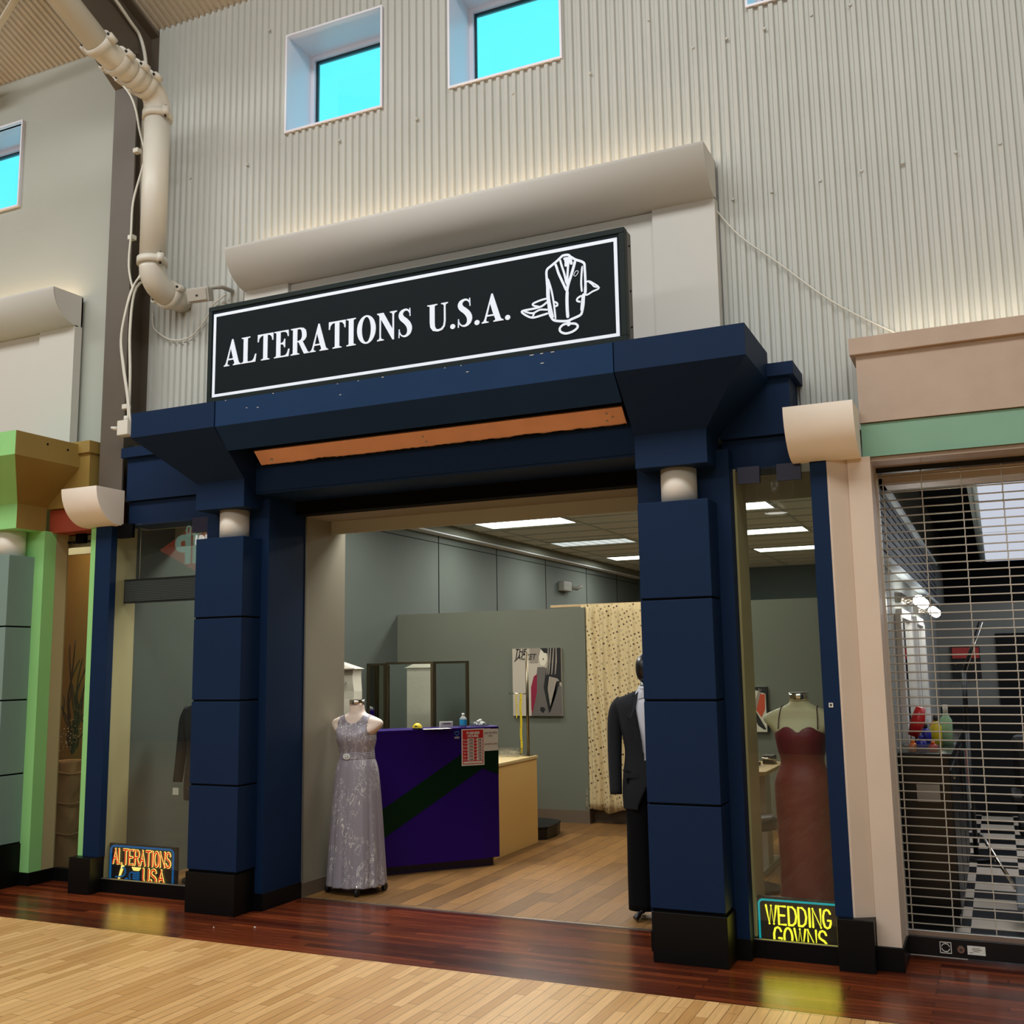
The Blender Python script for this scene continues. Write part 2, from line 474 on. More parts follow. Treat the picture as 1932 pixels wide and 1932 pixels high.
    lt = N('ShaderNodeMath'); lt.operation = 'LESS_THAN'; lt.inputs[1].default_value = .3; L(vo.outputs['Distance'], lt.inputs[0])
    mx = N('ShaderNodeMix'); mx.data_type = 'RGBA'; L(lt.outputs[0], mx.inputs[0])
    mx.inputs[6].default_value = (*lin((16, 18, 22)), 1); mx.inputs[7].default_value = (*lin((90, 96, 104)), 1)
    L(mx.outputs[2], b.inputs['Base Color'])
special_materials()

def smooth_path(P, k=5):
    P = [Vector(p) for p in P]; out = []
    for i in range(len(P)-1):
        a = P[max(i-1, 0)]; b = P[i]; c = P[i+1]; d = P[min(i+2, len(P)-1)]
        for j in range(k):
            s = j/k
            out.append(.5*((2*b)+(c-a)*s+(2*a-5*b+4*c-d)*s*s+(3*b-a-3*c+d)*s**3))
    out.append(P[-1]); return out

# ================================================================== THE HALL
def slab(name, m, x0, x1, y0, y1, z0, z1, parent=None, bevel=0):
    o = MB().box(x0, x1, y0, y1, z0, z1).build(name, m, parent, bevel)
    return struct(o) if parent is None else o
slab('floor', 'maple', -24, 10, -7.1, 5.34, -.05, 0)
slab('floor', 'cherry', -24, 10, 5.34, 6.565, -.05, 0)
slab('floor', 'vinyl plank', -6.6, -.72, 6.575, 19.9, -.05, 0)
slab('trim_1', 'alu bar', -4.73, -1.94, 6.56, 6.58, -.04, .003)
slab('floor', 'checker tile', -.72, 4.2, 6.565, 14.2, -.05, 0)
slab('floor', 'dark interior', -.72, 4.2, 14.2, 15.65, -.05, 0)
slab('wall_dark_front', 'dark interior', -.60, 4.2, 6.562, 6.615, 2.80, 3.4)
slab('floor', 'opp wall', -12, -6.6, 6.565, 11, -.05, 0)

WIN = [(-4.91, -4.02), (-3.41, -2.52), (-1.18, -.29)]
ZW0, ZW1 = 5.955, 6.78
def ribbed(x0, x1, pitch, yf, levels, holes, depth=.018):
    """trapezoidal ribs running up; yf(x offset) gives y of the face at each level"""
    m = MB(); n = int(round((x1-x0)/pitch)); p = (x1-x0)/n
    xs = []
    for i in range(n):
        a = x0+i*p
        xs += [(a, 0), (a+.40*p, 0), (a+.54*p, depth), (a+.86*p, depth)]
    xs.append((x1, 0))
    for h0, h1 in holes:            # cut exactly at the window edges
        for h in (h0, h1):
            xs.append((h, min(xs, key=lambda q: abs(q[0]-h))[1]))
    xs.sort()
    for (z0, ya, skip), (z1, yb, _) in zip(levels[:-1], levels[1:]):
        for (xa, da), (xb, db) in zip(xs[:-1], xs[1:]):
            if xb-xa < 1e-5: continue
            if skip and any(h0-1e-6 <= xa and xb <= h1+1e-6 for h0, h1 in holes): continue
            m.add([(xa, ya+da, z0), (xb, ya+db, z0), (xb, yb+db, z1), (xa, yb+da, z1)], [(0, 1, 2, 3)])
    return m
wall_back = struct(ribbed(-6.30, 9.9, .064, None, [(3.02, 6.482, 0), (ZW0, 6.482, 1), (ZW1, 6.482, 0), (7.26, 6.482, 0)], WIN).build('wall_back', 'corrugated paint', fix=False))
# rows of sheet screws are pieces of the corrugated wall
sc_xy = [(-1.86, 6.05), (-1.56, 5.76), (-1.33, 5.76), (-1.08, 5.76), (-.78, 5.77), (-.54, 5.77), (-1.34, 4.63), (-1.09, 4.63), (-.79, 4.64), (-.54, 4.65), (-.3, 4.65), (0, 4.65), (.24, 4.65), (.52, 4.65), (-4.4, 5.76), (-3.7, 5.77), (-2.9, 5.77), (-2.3, 5.77), (-5.3, 5.76), (-5.9, 5.77), (-5.1, 6.9), (-3.7, 6.9)]
for i, (x, z) in enumerate(sc_xy):
    MB().cyl(0, 0, 0, 0, .01) if False else None
    q = MB().tube([(x, 6.484, z), (x, 6.472, z)], [.011, .009], 8).build('screw', 'corrugated paint', wall_back)

# plain wall left of the steel column
mb = MB()
for a in ((-24, -8.83, 2.7, 7.26), (-8.83, -7.955, 2.7, ZW0), (-8.83, -7.955, ZW1, 7.26), (-7.955, -6.42, 2.7, 7.26)):
    mb.box(a[0], a[1], 6.5, 6.52, a[2], a[3])
struct(mb.build('wall_left', 'drywall'))

def high_window(i, x0, x1):
    w = MB()
    t = .012
    # deep reveal
    w.box(x0-t, x0, 6.475, 6.9, ZW0-t, ZW1+t).box(x1, x1+t, 6.475, 6.9, ZW0-t, ZW1+t)
    w.box(x0, x1, 6.475, 6.9, ZW0-t, ZW0).box(x0, x1, 6.475, 6.9, ZW1, ZW1+t)
    o = struct(w.build('window_%d' % i, 'window trim'))
    f = MB(); b = .035; ya, yb = 6.80, 6.86
    f.box(x0, x0+b, ya, yb, ZW0, ZW1).box(x1-b, x1, ya, yb, ZW0, ZW1).box(x0+b, x1-b, ya, yb, ZW0, ZW0+b).box(x0+b, x1-b, ya, yb, ZW1-b, ZW1)
    fr = f.build('window_frame', 'window trim', o)
    g = MB(); c = b+.012; ya, yb = 6.825, 6.85
    g.box(x0+b, x0+c, ya, yb, ZW0+b, ZW1-b).box(x1-c, x1-b, ya, yb, ZW0+b, ZW1-b).box(x0+c, x1-c, ya, yb, ZW0+b, ZW0+c).box(x0+c, x1-c, ya, yb, ZW1-c, ZW1-b)
    g.build('gasket', 'gasket', o)
    MB().box(x0+c, x1-c, 6.83, 6.838, ZW0+c, ZW1-c).build('glass_pane', 'clerestory glass', o)
    e = MB(); k = .016
    e.box(x0-k, x0, 6.466, 6.476, ZW0-k, ZW1+k).box(x1, x1+k, 6.466, 6.476, ZW0-k, ZW1+k).box(x0, x1, 6.466, 6.476, ZW0-k, ZW0).box(x0, x1, 6.466, 6.476, ZW1, ZW1+k)
    e.build('edge_trim', 'window trim', o)
for i, (a, b) in enumerate(WIN): high_window(i+1, a, b)
high_window(4, -8.83, -7.955)
# light shaft: the wall has thickness round the openings, so close it behind
mb = MB()
xs = [-24, -8.83, -7.955, -4.91, -4.02, -3.41, -2.52, -1.18, -.29, 9.9]
for i in range(0, len(xs)-1):
    if i % 2 == 0: mb.box(xs[i], xs[i+1], 6.9, 6.93, 2.7, 7.6)
    else: mb.box(xs[i], xs[i+1], 6.9, 6.93, 2.7, ZW0).box(xs[i], xs[i+1], 6.9, 6.93, ZW1, 7.6)
struct(mb.build('wall_outer', 'drywall'))

# roof deck: ribs run up the slope
def roof(name, y0, z0, y1, z1, x0=-24, x1=9.9, pitch=.064, d=.02):
    m = MB(); n = int(round((x1-x0)/pitch)); p = (x1-x0)/n
    pts = []
    for i in range(n):
        a = x0+i*p; pts += [(a, 0), (a+.40*p, 0), (a+.54*p, d), (a+.86*p, d)]
    pts.append((x1, 0))
    for (xa, da), (xb, db) in zip(pts[:-1], pts[1:]):
        m.add([(xa, y0, z0+da), (xb, y0, z0+db), (xb, y1, z1+db), (xa, y1, z1+da)], [(0, 1, 2, 3)])
    return struct(m.build(name, 'roof paint', fix=False))
SL = .42
roof('ceiling', 6.9, 7.24-.4*SL, .2, 7.24+6.3*SL)
roof('ceiling', .2, 7.24+6.3*SL, -7.1, 7.24+6.3*SL-7.3*SL)
slab('wall_west', 'drywall', -24.1, -24, -7.1, 6.5, 0, 10.2)
slab('wall_east', 'drywall', 9.9, 10, -7.1, 6.5, 0, 10.2)
slab('wall_front', 'opp wall', -24, 9.9, -7.2, -7.1, 0, 7.3)

# shops across the hall (seen only as faint reflections in the glass)
t = thing('shop_sign', 'red diamond sign with pale letters on the shop across the hall', 'sign', (-17.1, -7.0, 4.0))
MB().prism([(-18.3, 4.55), (-17.1, 3.95), (-15.9, 4.55), (-17.1, 5.15)], -7.09, -7.03, 'y').build('sign_panel', 'opp orange', t)
def across(x, z): return lambda u, v, w: (x-u, -7.02+w, z+v)
v, f = text_mesh('IP', .95, across(-17.42, 4.2), .02, bold=.03); MB().add(v, f).build('lettering', 'opp mint', t)
v, f = text_mesh('1020', .34, across(-17.15, 4.86), .02); MB().add(v, f).build('lettering', 'opp mint', t)
v, f = text_mesh('101', .30, across(-17.0, 4.62), .05, bold=.012); MB().add(v, f).build('lettering', 'opp white', t)
t = thing('pendant_lamp', 'round caged hall lamp hanging near the shops across the hall', 'lamp', (-3.43, -6.6, 4.3))
MB().loft([(4.28, -3.43, -6.6, .27, .27), (4.36, -3.43, -6.6, .25, .25), (4.48, -3.43, -6.6, .13, .13), (4.52, -3.43, -6.6, .09, .09)], 32).build('shade', 'alu bar', t, solid=.004)
MB().cyl(-3.43, -6.6, 4.52, 4.86, .09, 24).build('ballast', 'alu bar', t)
MB().cyl(-3.43, -6.6, 4.30, 4.31, .2, 24).build('lens', 'opp white', t)
for s in (-1, 1): MB().tube(smooth_path([(-3.43+s*.1, -6.6, 4.9), (-3.43+s*.3, -6.6, 4.85), (-3.43+s*.3, -6.6, 4.6), (-3.43+s*.1, -6.6, 4.55)], 4), .012, 6).build('hook', 'alu bar', t)
MB().tube([(-3.43, -6.6, 4.86), (-3.43, -6.6, 7.45)], .012, 8).build('rod', 'alu bar', t)
tag(MB().box(-20.4, -18.3, -7.09, -7.06, .7, 2.2).build('display_window', 'opp window'), 'bright display window of the shop across the hall', 'window')

# steel frame between the two shop walls
t = thing('steel_column', 'tall dark brown steel column between the two shopfront walls', 'column', (-6.4, 6.35, 2.98))
MB().box(-6.525, -6.275, 6.22, 6.235, 3.02, 6.6).build('front_flange', 'steel brown', t)
MB().box(-6.405, -6.395, 6.235, 6.49, 3.02, 6.58).build('web', 'steel brown', t)
MB().box(-6.46, -6.30, 6.486, 6.498, 3.02, 7.2).build('rear_flange', 'steel brown', t)
MB().box(-6.52, -6.28, 6.20, 6.48, 3.0, 3.03).build('base_plate', 'steel brown', t)
t = thing('roof_beam', 'dark brown sloping roof beam behind the white pipe', 'beam', (-6.4, 6.2, 6.6))
hb = [(6.235, 6.58), (5.88, 6.82), (1.0, 6.82+4.88*SL)]
for (a, b), (c, d) in zip(hb[:-1], hb[1:]):
    MB().prism([(a, b), (c, d), (c, d+.015), (a, b+.015)], -6.525, -6.275, 'x').build('bottom_flange', 'steel brown', t)
MB().prism([(6.49, 6.58), (6.235, 6.58), (5.88, 6.83), (1.0, 6.83+4.88*SL), (1.0, 7.2+5.5*SL), (6.49, 7.2)], -6.405, -6.395, 'x').build('web', 'steel brown', t)
MB().prism([(6.49, 7.18), (1.0, 7.18+5.49*SL), (1.0, 7.2+5.49*SL), (6.49, 7.2)], -6.49, -6.31, 'x').build('top_flange', 'steel brown', t)
for y_, z_ in ((6.30, 6.95), (6.30, 6.75)):
    MB().tube([(-6.394, y_, z_), (-6.375, y_, z_)], .018, 6).build('bolt', 'steel brown', t)
# purlin and white joist rods near the top corner
t = thing('ceiling_joist', 'pale steel joist with white rods under the ribbed ceiling', 'joist', (-8.6, 5.9, 7.2))
MB().box(-13, -8.17, 6.15, 6.3, 7.12, 7.17).box(-13, -8.17, 6.15, 6.17, 7.17, 7.28).build('angle_bar', 'roof paint', t)
MB().tube([(-8.4, 6.1, 7.17), (-8.4, 6.1, 8.2)], .035, 8).build('hanger_rod', 'cable white', t)
for k in range(4):
    MB().tube([(-8.42+.01*k, 6.1, 7.2), (-7.9+.04*k, 6.0, 7.28+.012*k), (-7.1+.045*k, 5.7, 7.45+.01*k), (-6.7, 5.2, 7.75+.02*k)], .011, 6).build('wire', 'cable white', t)

# white drain pipe
PX = -5.93
t = thing('drain_pipe', 'large off-white drain pipe bending down the corner beside the steel column', 'pipe', (PX, 6.1, 4.6))
R = .102
def arc(p0, p1, p2, n=8):
    p0, p1, p2 = Vector(p0), Vector(p1), Vector(p2)
    return [(1-k/n)**2*p0 + 2*(k/n)*(1-k/n)*p1 + (k/n)**2*p2 for k in range(n+1)]
pA = [(PX, 6.11, 4.90), (PX, 6.11, 6.14)]
MB().tube(pA, R, 28).build('pipe_section', 'pipe paint', t)
MB().tube(arc((PX, 6.11, 4.89), (PX, 6.11, 4.70), (PX, 6.30, 4.69)), R, 28).build('elbow', 'pipe paint', t)
MB().tube([(PX, 6.30, 4.69), (PX, 6.48, 4.69)], R, 28).build('pipe_section', 'pipe paint', t)
MB().tube(arc((PX, 6.11, 6.16), (PX, 6.11, 6.33), (PX, 5.97, 6.36)), R, 28).build('elbow', 'pipe paint', t)
MB().tube([(PX, 5.97, 6.36), (PX, 5.82, 6.375)], R, 28).build('pipe_section', 'pipe paint', t)
MB().tube([(PX, 5.82, 6.375), (PX, 5.66, 6.39)], R, 28).build('elbow', 'pipe paint', t)
MB().tube(arc((PX, 5.66, 6.39), (PX, 5.55, 6.40), (PX, 5.46, 6.43)), R, 28).build('elbow', 'pipe paint', t)
MB().tube([(PX, 5.46, 6.43), (PX, 4.0, 7.1)], R*1.0, 28).build('pipe_section', 'pipe paint', t)
def coupling(p, d):
    d = Vector(d).normalized(); p = Vector(p)
    c = MB().tube([p-d*.03, p-d*.028, p+d*.028, p+d*.03], [R*1.04, R*1.18, R*1.18, R*1.04], 28).build('coupling', 'pipe paint', t)
    side = Vector((1, -.35, .25)); side = (side - d*side.dot(d)).normalized()
    for s in (1, -1):
        q = p + side*R*1.28*s
        MB().tube([q-d*.035, q+d*.035], .028, 10).build('clamp_lug', 'pipe paint', c)
        MB().tube([q-d*.05, q+d*.05], .009, 6).build('bolt', 'black rubber', c)
coupling((PX, 6.11, 6.15), (0, 0, 1)); coupling((PX, 6.11, 4.90), (0, 0, 1)); coupling((PX, 6.30, 4.69), (0, 1, 0))
coupling((PX, 5.96, 6.36), (0, -1, .1)); coupling((PX, 5.82, 6.375), (0, -1, .1)); coupling((PX, 5.66, 6.39), (0, -1, .15)); coupling((PX, 5.47, 6.43), (0, -1, .4))

# cables by the column
cab = [
 ('thin white cable looping down the column to the cable box', [(-6.15, 6.14, 3.62), (-6.17, 6.14, 3.81), (-6.23, 6.14, 4.08), (-6.265, 6.14, 4.31), (-6.23, 6.14, 4.53), (-6.17, 6.15, 4.74), (-6.1, 6.2, 4.86), (-6.08, 6.4, 4.95)], .009, 0),
 ('second white cable bundled in the loop by the column', [(-6.12, 6.13, 3.62), (-6.15, 6.13, 3.81), (-6.21, 6.13, 4.08), (-6.25, 6.13, 4.31), (-6.215, 6.13, 4.53), (-6.165, 6.15, 4.74), (-6.12, 6.2, 4.9), (-6.2, 6.28, 5.1)], .008, 0),
 ('white cable straightest of the bundle over the cable box', [(-6.17, 6.16, 3.6), (-6.17, 6.16, 4.0), (-6.19, 6.16, 4.4), (-6.16, 6.18, 4.75), (-6.06, 6.3, 4.86)], .011, 0),
 ('wavy white cable clipped along the upper part of the steel column', [(-6.19, 6.18, 4.72), (-6.24, 6.17, 4.94), (-6.22, 6.16, 5.21), (-6.21, 6.16, 5.49), (-6.13, 6.16, 5.75), (-6.10, 6.16, 5.88), (-6.17, 6.16, 6.11), (-6.24, 6.17, 6.34), (-6.36, 6.18, 6.54), (-6.53, 6.1, 6.72)], .009, 0),
 ('pale thick cable rising in the dark corner to the roof', [(-6.3, 6.36, 4.9), (-6.3, 6.36, 5.26), (-6.33, 6.36, 5.84), (-6.34, 6.36, 6.23), (-6.32, 6.36, 6.5), (-6.32, 6.35, 6.86), (-6.37, 6.33, 7.1), (-6.36, 6.2, 7.17), (-6.34, 5.9, 7.3), (-6.34, 5.3, 7.55)], .016, 0),
 ('thin cable from the wall speaker drooping across the corrugated wall', [(-5.45, 6.44, 4.66), (-5.60, 6.46, 4.60), (-5.63, 6.46, 4.55), (-5.71, 6.46, 4.45), (-5.84, 6.46, 4.36), (-6.04, 6.46, 4.37), (-6.22, 6.46, 4.49), (-6.25, 6.46, 4.63)], .006, 0),
 ('thin white wire sagging over the corrugated wall toward the pink shopfront', [(-1.45, 6.46, 4.57), (-1.3, 6.46, 4.36), (-1.07, 6.46, 4.14), (-.82, 6.46, 3.89), (-.61, 6.46, 3.72), (-.39, 6.46, 3.57)], .005, 0)]
for lab, pts, r, _ in cab:
    tag(MB().tube(smooth_path(pts), r, 6).build('cable', 'cable white'), lab, 'cable', 'white cables on the upper wall')
t = thing('cable_box', 'small white cable junction box on the corner of the navy canopy', 'junction box', (-6.14, 6.1, 3.5))
MB().box(-6.21, -6.10, 6.08, 6.17, 3.5, 3.62).build('housing', 'cable white', t, .006)
MB().tube([(-6.22, 6.1, 3.56), (-6.27, 6.08, 3.57)], [.018, .01], 8).build('gland', 'cable white', t)
MB().tube([(-6.155, 6.125, 3.62), (-6.155, 6.125, 3.66)], .022, 10).build('connector', 'cable white', t)
for lab, p in (('white cable clip on the column just above the cable box', (-6.235, 6.2, 3.76)), ('white cable clip halfway up the steel column', (-6.25, 6.205, 5.2)), ('white cable clip on the column beside the pipe top', (-6.23, 6.205, 5.96))):
    tag(MB().box(p[0]-.025, p[0]+.03, p[1]-.03, p[1]+.02, p[2]-.02, p[2]+.02).build('cable_clip', 'cable white', bevel=.005), lab, 'cable clip', 'cable clips on the column')

# wall speaker
t = thing('wall_speaker', 'small beige loudspeaker on a bracket beside the black sign', 'speaker', (-5.5, 6.3, 4.5))
def rotp(p, c, a, tilt=0):
    x, y, z = p[0]-c[0], p[1]-c[1], p[2]-c[2]
    y, z = y*math.cos(tilt)-z*math.sin(tilt), y*math.sin(tilt)+z*math.cos(tilt)
    return (c[0]+x*math.cos(a)-y*math.sin(a), c[1]+x*math.sin(a)+y*math.cos(a), c[2]+z)
cS = (-5.52, 6.24, 4.59); aS = .12
def spk(b): 
    b.v = [rotp(p, cS, aS, .22) for p in b.v]; return b
b = MB().hexa([(-5.62, 6.17, 4.53), (-5.42, 6.17, 4.53), (-5.45, 6.29, 4.55), (-5.59, 6.29, 4.55), (-5.62, 6.17, 4.65), (-5.42, 6.17, 4.65), (-5.45, 6.29, 4.64), (-5.59, 6.29, 4.64)])
spk(b).build('housing', 'grille grey', t, .008)
spk(MB().box(-5.605, -5.435, 6.16, 6.175, 4.545, 4.635)).build('grille', 'grille grey', t, .003)
spk(MB().box(-5.53, -5.51, 6.156, 6.162, 4.58, 4.592)).build('badge', 'machine dark', t)
MB().tube([(-5.47, 6.26, 4.66), (-5.43, 6.36, 4.69), (-5.42, 6.48, 4.69)], .018, 8).build('bracket', 'grille grey', t)

# ================================================================== NAVY SHOPFRONT
CX = -3.334
def mir(x, side): return x if side < 0 else 2*CX-x
def pillar(side, label):
    X = lambda x: mir(x, side)
    t = thing('pillar', label, 'pillar', (X(-5.013), 6.0, 0))
    MB().box(X(-5.226), X(-4.80), 5.90, 6.3, 0, .272).build('plinth', 'plinth black', t, .004)
    zs = [.282, .859, 1.437, 2.018, 2.590]
    for k in range(4):
        a = zs[k]+.006; b = zs[k+1]-(.006 if k < 3 else 0)
        MB().box(X(-5.218), X(-4.792), 5.905, 6.3, a, b).build('shaft_block', 'navy', t, .004)
    MB().box(X(-5.21), X(-4.80), 5.915, 6.3, .272, 2.58).build('shaft_core', 'groove black', t)
    MB().cyl(X(-5.005), 6.07, 2.59, 2.80, .108, 32).build('column_stub', 'cream stub', t)
    c = MB(); xi = X(-4.79); xo = X(-5.226); xf = X(-5.545)
    c.box(xo, xi, 5.90, 6.2, 2.80, 3.0)
    a, bq = min(xi, xo), max(xi, xo); a2, b2 = min(xi, xf), max(xi, xf)
    c.hexa([(a, 5.90, 3.0), (bq, 5.90, 3.0), (bq, 6.2, 3.0), (a, 6.2, 3.0), (a2, 5.563, 3.31), (b2, 5.563, 3.31), (b2, 6.2, 3.31), (a2, 6.2, 3.31)])
    c.box(a2, b2, 5.563, 6.2, 3.31, 3.49)
    c.build('capital', 'navy', t)
    return t
pillar(-1, 'navy square pillar with black base beside the silver dress')
pillar(1, 'navy square pillar with black base beside the dark suit')

t = thing('canopy', 'navy canopy band under the black sign with bare orange-brown strip', 'canopy', (CX, 5.9, 2.8))
xa, xb = -4.782, 2*CX+4.782
MB().prism([(5.567, 3.31), (5.567, 3.49), (6.45, 3.49), (6.45, 3.36), (5.72, 3.36), (5.705, 3.165)], xa, xb, 'x').build('fascia', 'navy worn', t)
MB().prism([(5.905, 3.19), (5.997, 3.10), (6.007, 3.11), (5.915, 3.20)], -4.714, -1.954, 'x').build('bare_strip', 'raw board', t)
# torn dark edge under the bare strip
mb = MB(); n = 110; TE = [.006+.007*random.random()**2+(.006 if 18 < k % 61 < 26 else 0) for k in range(111)]
for k in range(n):
    x0 = -4.714+2.76*k/n; x1 = -4.714+2.76*(k+1)/n
    w0 = TE[k]; w1 = TE[k+1]
    mb.add([(x0, 5.992, 3.095), (x1, 5.992, 3.095), (x1, 5.992-w1*.7, 3.095+w1*.7), (x0, 5.992-w0*.7, 3.095+w0*.7)], [(0, 1, 2, 3)])
mb.build('torn_edge', 'groove black', t, solid=.002)
MB().box(-4.78, xb, 5.91, 6.3, 3.20, 3.36).build('recess', 'groove black', t)
MB().box(-4.78, xb, 6.012, 6.45, 2.915, 3.13).build('beam', 'navy', t)
MB().box(-4.78, xb, 6.02, 6.45, 2.90, 2.915).build('soffit', 'navy', t)
MB().box(-4.73, -1.94, 6.44, 6.56, 2.80, 2.90).build('header_plate', 'groove black', t)
for x_, z_ in ((-4.60, 3.13), (-2.06, 3.165), (-2.03, 3.145), (-2.07, 3.13), (-3.35, 3.16), (-3.34, 3.13)):
    y_ = 5.905+(3.19-z_)*1.02
    MB().ball((x_, y_-.002, z_-.002), .008 if x_ != -4.60 else .013, 8).build('paint_chip', 'paint chip', t)
for k in range(15):
    x_ = -4.7+2.7*random.random(); w_ = .006+.02*random.random()
    z_ = 3.483 if k % 3 else 3.40+.06*random.random()
    MB().box(x_, x_+w_, 5.5655, 5.568, z_, z_+.004).build('paint_chip', 'paint chip', t)

def wing(side, nm):
    X = lambda x: mir(x, side)
    yb = 7.1 if side < 0 else 6.56
    yd = 6.56 if side < 0 else 6.485
    b = MB().box(X(-5.30), X(-4.73), 6.115, yd, .115, 2.91)
    struct(b.build('wall_' + nm, 'navy'))
    b = MB().box(X(-5.305), X(-4.725), 6.108, yd, 0, .115)
    struct(b.build('baseboard_' + nm, 'plinth black', bevel=.002))
wing(-1, 'entrance_left'); wing(1, 'entrance_right')
# drywall return behind the entrance, with its base strip
slab('wall_stub_right', 'shop taupe', -1.94, -1.37, 6.486, 6.51, 0, 2.80)
slab('wall_return_left', 'shop taupe', -4.86, -4.73, 6.565, 7.1, .1, 3.4)
slab('baseboard_return_left', 'shop base', -4.865, -4.722, 6.565, 7.105, 0, .1)
slab('wall_header', 'shop taupe', -4.73, -1.94, 6.565, 7.1, 2.80, 3.4)
slab('trim_2', 'sign side', -4.7285, -4.722, 6.555, 6.567, .11, 2.8)

def fascia(x0, x1, label, cap=1, m='navy', hide=0):
    t = thing('side_fascia', label, 'fascia', ((x0+x1)/2, 6.2, 2.79))
    MB().box(x0, x1, 6.19, 6.48, 2.985, 3.33).build('panel', m, t)
    MB().box(x0-(.035 if cap < 0 else 0), x1+(.035 if cap > 0 else 0), 6.15, 6.48, 3.33, 3.41).build('cap', m, t, .002)
    MB().box(x0, x1, 6.225, 6.46, 2.79, 2.98).build('window_header', m, t)
fascia(-6.19, -5.24, 'navy fascia panel over the window with the ALTERATIONS neon sign', -1)
fascia(-1.43, -1.003, 'navy fascia panel over the window with the WEDDING GOWNS sign', 1)

def shop_window(i, x0, x1, jambs):
    o = struct(MB().box(x0, x1, 6.195, 6.24, 0, .098).build('window_%d' % i, 'plinth black'))
    MB().box(x0, x1, 6.20, 6.207, .098, 2.80).build('glass_pane', 'shop glass', o)
    MB().box(x0, x1, 6.190, 6.212, .097, .101).build('sill_bead', 'sign side', o)
    return o
w = shop_window(5, -6.30, -5.30, None)
for x_ in (-6.17, -5.42):
    MB().box(x_-.075, x_+.075, 6.17, 6.197, 2.69, 2.80).build('glass_clamp', 'purple dark' if x_ > -6 else 'groove black', w)
w = shop_window(6, -1.368, -.895, None)
MB().box(-1.33, -1.20, 6.17, 6.197, 2.70, 2.80).build('glass_clamp', 'purple dark', w)
MB().box(-1.10, -.96, 6.17, 6.197, 2.70, 2.80).build('glass_clamp', 'purple dark', w)
MB().box(-1.366, -1.352, 6.21, 6.484, .11, 2.80).build('side_jamb', 'tan jamb', w)

# corner posts and blocks
slab('trim_3', 'navy', -6.455, -6.29, 6.15, 6.212, .262, 2.80)
slab('trim_4', 'mint green', -6.512, -6.455, 6.155, 6.212, .262, 2.80)
tag(MB().box(-6.515, -6.30, 6.075, 6.26, 0, .262).build('corner_block', 'plinth black', bevel=.004), 'small black block at the foot of the green and navy posts', 'block')
slab('trim_5', 'navy', -.905, -.812, 6.15, 6.4, .27, 2.80)
o = MB().prism([(-.812, 6.152), (-.80, 6.146), (-.70, 6.205), (-.70, 6.4), (-.812, 6.4)], .27, 2.80, 'z').build('trim_6', 'rose paint'); struct(o)
slab('trim_7', 'rose paint', -.70, -.575, 6.19, 6.56, .125, 2.80)
struct(MB().box(-.71, -.565, 6.18, 6.56, 0, .125).build('baseboard_rose', 'plinth black', bevel=.004))
tag(MB().box(-.893, -.703, 6.095, 6.23, 0, .27).build('corner_block', 'plinth black', bevel=.004), 'small black block at the foot of the navy and pink posts', 'block')
t = tag(MB().box(-.875, -.852, 6.146, 6.151, 1.39, 1.415).build('sticker', 'paper white'), 'tiny white sticker on the navy post beside the red dress', 'sticker')
MB().prism([(-.868, 1.41), (-.859, 1.41), (-.857, 1.402), (-.8635, 1.394), (-.87, 1.402)], 6.1452, 6.1462, 'y').build('crest', 'machine dark', t)

def scoop(x0, x1, label):
    t = thing('curved_bracket', label, 'bracket', ((x0+x1)/2, 6.1, 2.79))
    pr = [(6.15-.25*math.cos(a), 3.072-.28*math.sin(a)) for a in [math.pi/2*k/48 for k in range(49)]]
    pr += [(6.19, 2.792), (6.19, 3.072)]
    m = MB(); n = len(pr)
    m.prism(pr, x0, x1, 'x')
    m.build('shell', 'cream bracket', t)
scoop(-6.58, -6.21, 'cream curved bracket between the green shopfront and the navy shopfront')
scoop(-1.0, -.62, 'cream curved bracket between the navy shopfront and the pink shopfront')

# ------------------------------------------------------------------ curved light cove with backing panels
def cove(x0, x1, label, xs=None):
    t = thing('light_cove', label, 'light cove', ((x0+x1)/2, 6.4, 3.4))
    R_ = .268
    outer = [(6.423-R_*math.cos(a), 4.903-R_*math.sin(a)) for a in [math.pi/2*k/20 for k in range(21)]]
    inner = [(y+.012*(1 if k < 21 else 0), z+.012) for k, (y, z) in enumerate(outer)][::-1]
    m = MB()
    k0 = 0
    for (a, b), (c, d) in zip(outer[:-1], outer[1:]):
        m.add([(x0, a, b), (x1, a, b), (x1, c, d), (x0, c, d)], [(0, 1, 2, 3)], True)
    m.build('curved_shell', 'cove paint', t, solid=.012, fix=False, weld=True)
    for x_ in (x0, x1-.012):
        MB().prism(outer+[(6.47, 4.635), (6.47, 4.91)], x_, x_+.012, 'x').build('end_cap', 'cove paint', t)
    MB().box(x0, x1, 6.455, 6.47, 4.63, 4.90).build('back_board', 'cove paint', t)
    MB().box(x0+.1, x1-.1, 6.36, 6.40, 4.76, 4.79).build('lamp_tube', 'cove lamp', t)
    MB().box(x0+.4, x1-.4, 6.42, 6.47, 3.4, 4.636).build('backing_panel', 'cove paint', t)
    for a, b in ((x0, x0+.42), (x1-.42, x1)):
        MB().box(a, b, 6.39, 6.47, 3.4, 4.634).build('backing_pilaster', 'cove paint', t)
    return t
cove(-5.226, -1.442, 'long grey curved light cove above the black ALTERATIONS sign')
cove(-11.2, -7.06, 'grey curved light cove on the plain wall above the green shopfront')
for x0, x1 in ((-5.1, -1.55), (-11.1, -7.15)):
    area('cove_glow', ((x0+x1)/2, 6.40, 4.86), x1-x0, 9, (1, .74, .48), (0, .35, 1), .04)

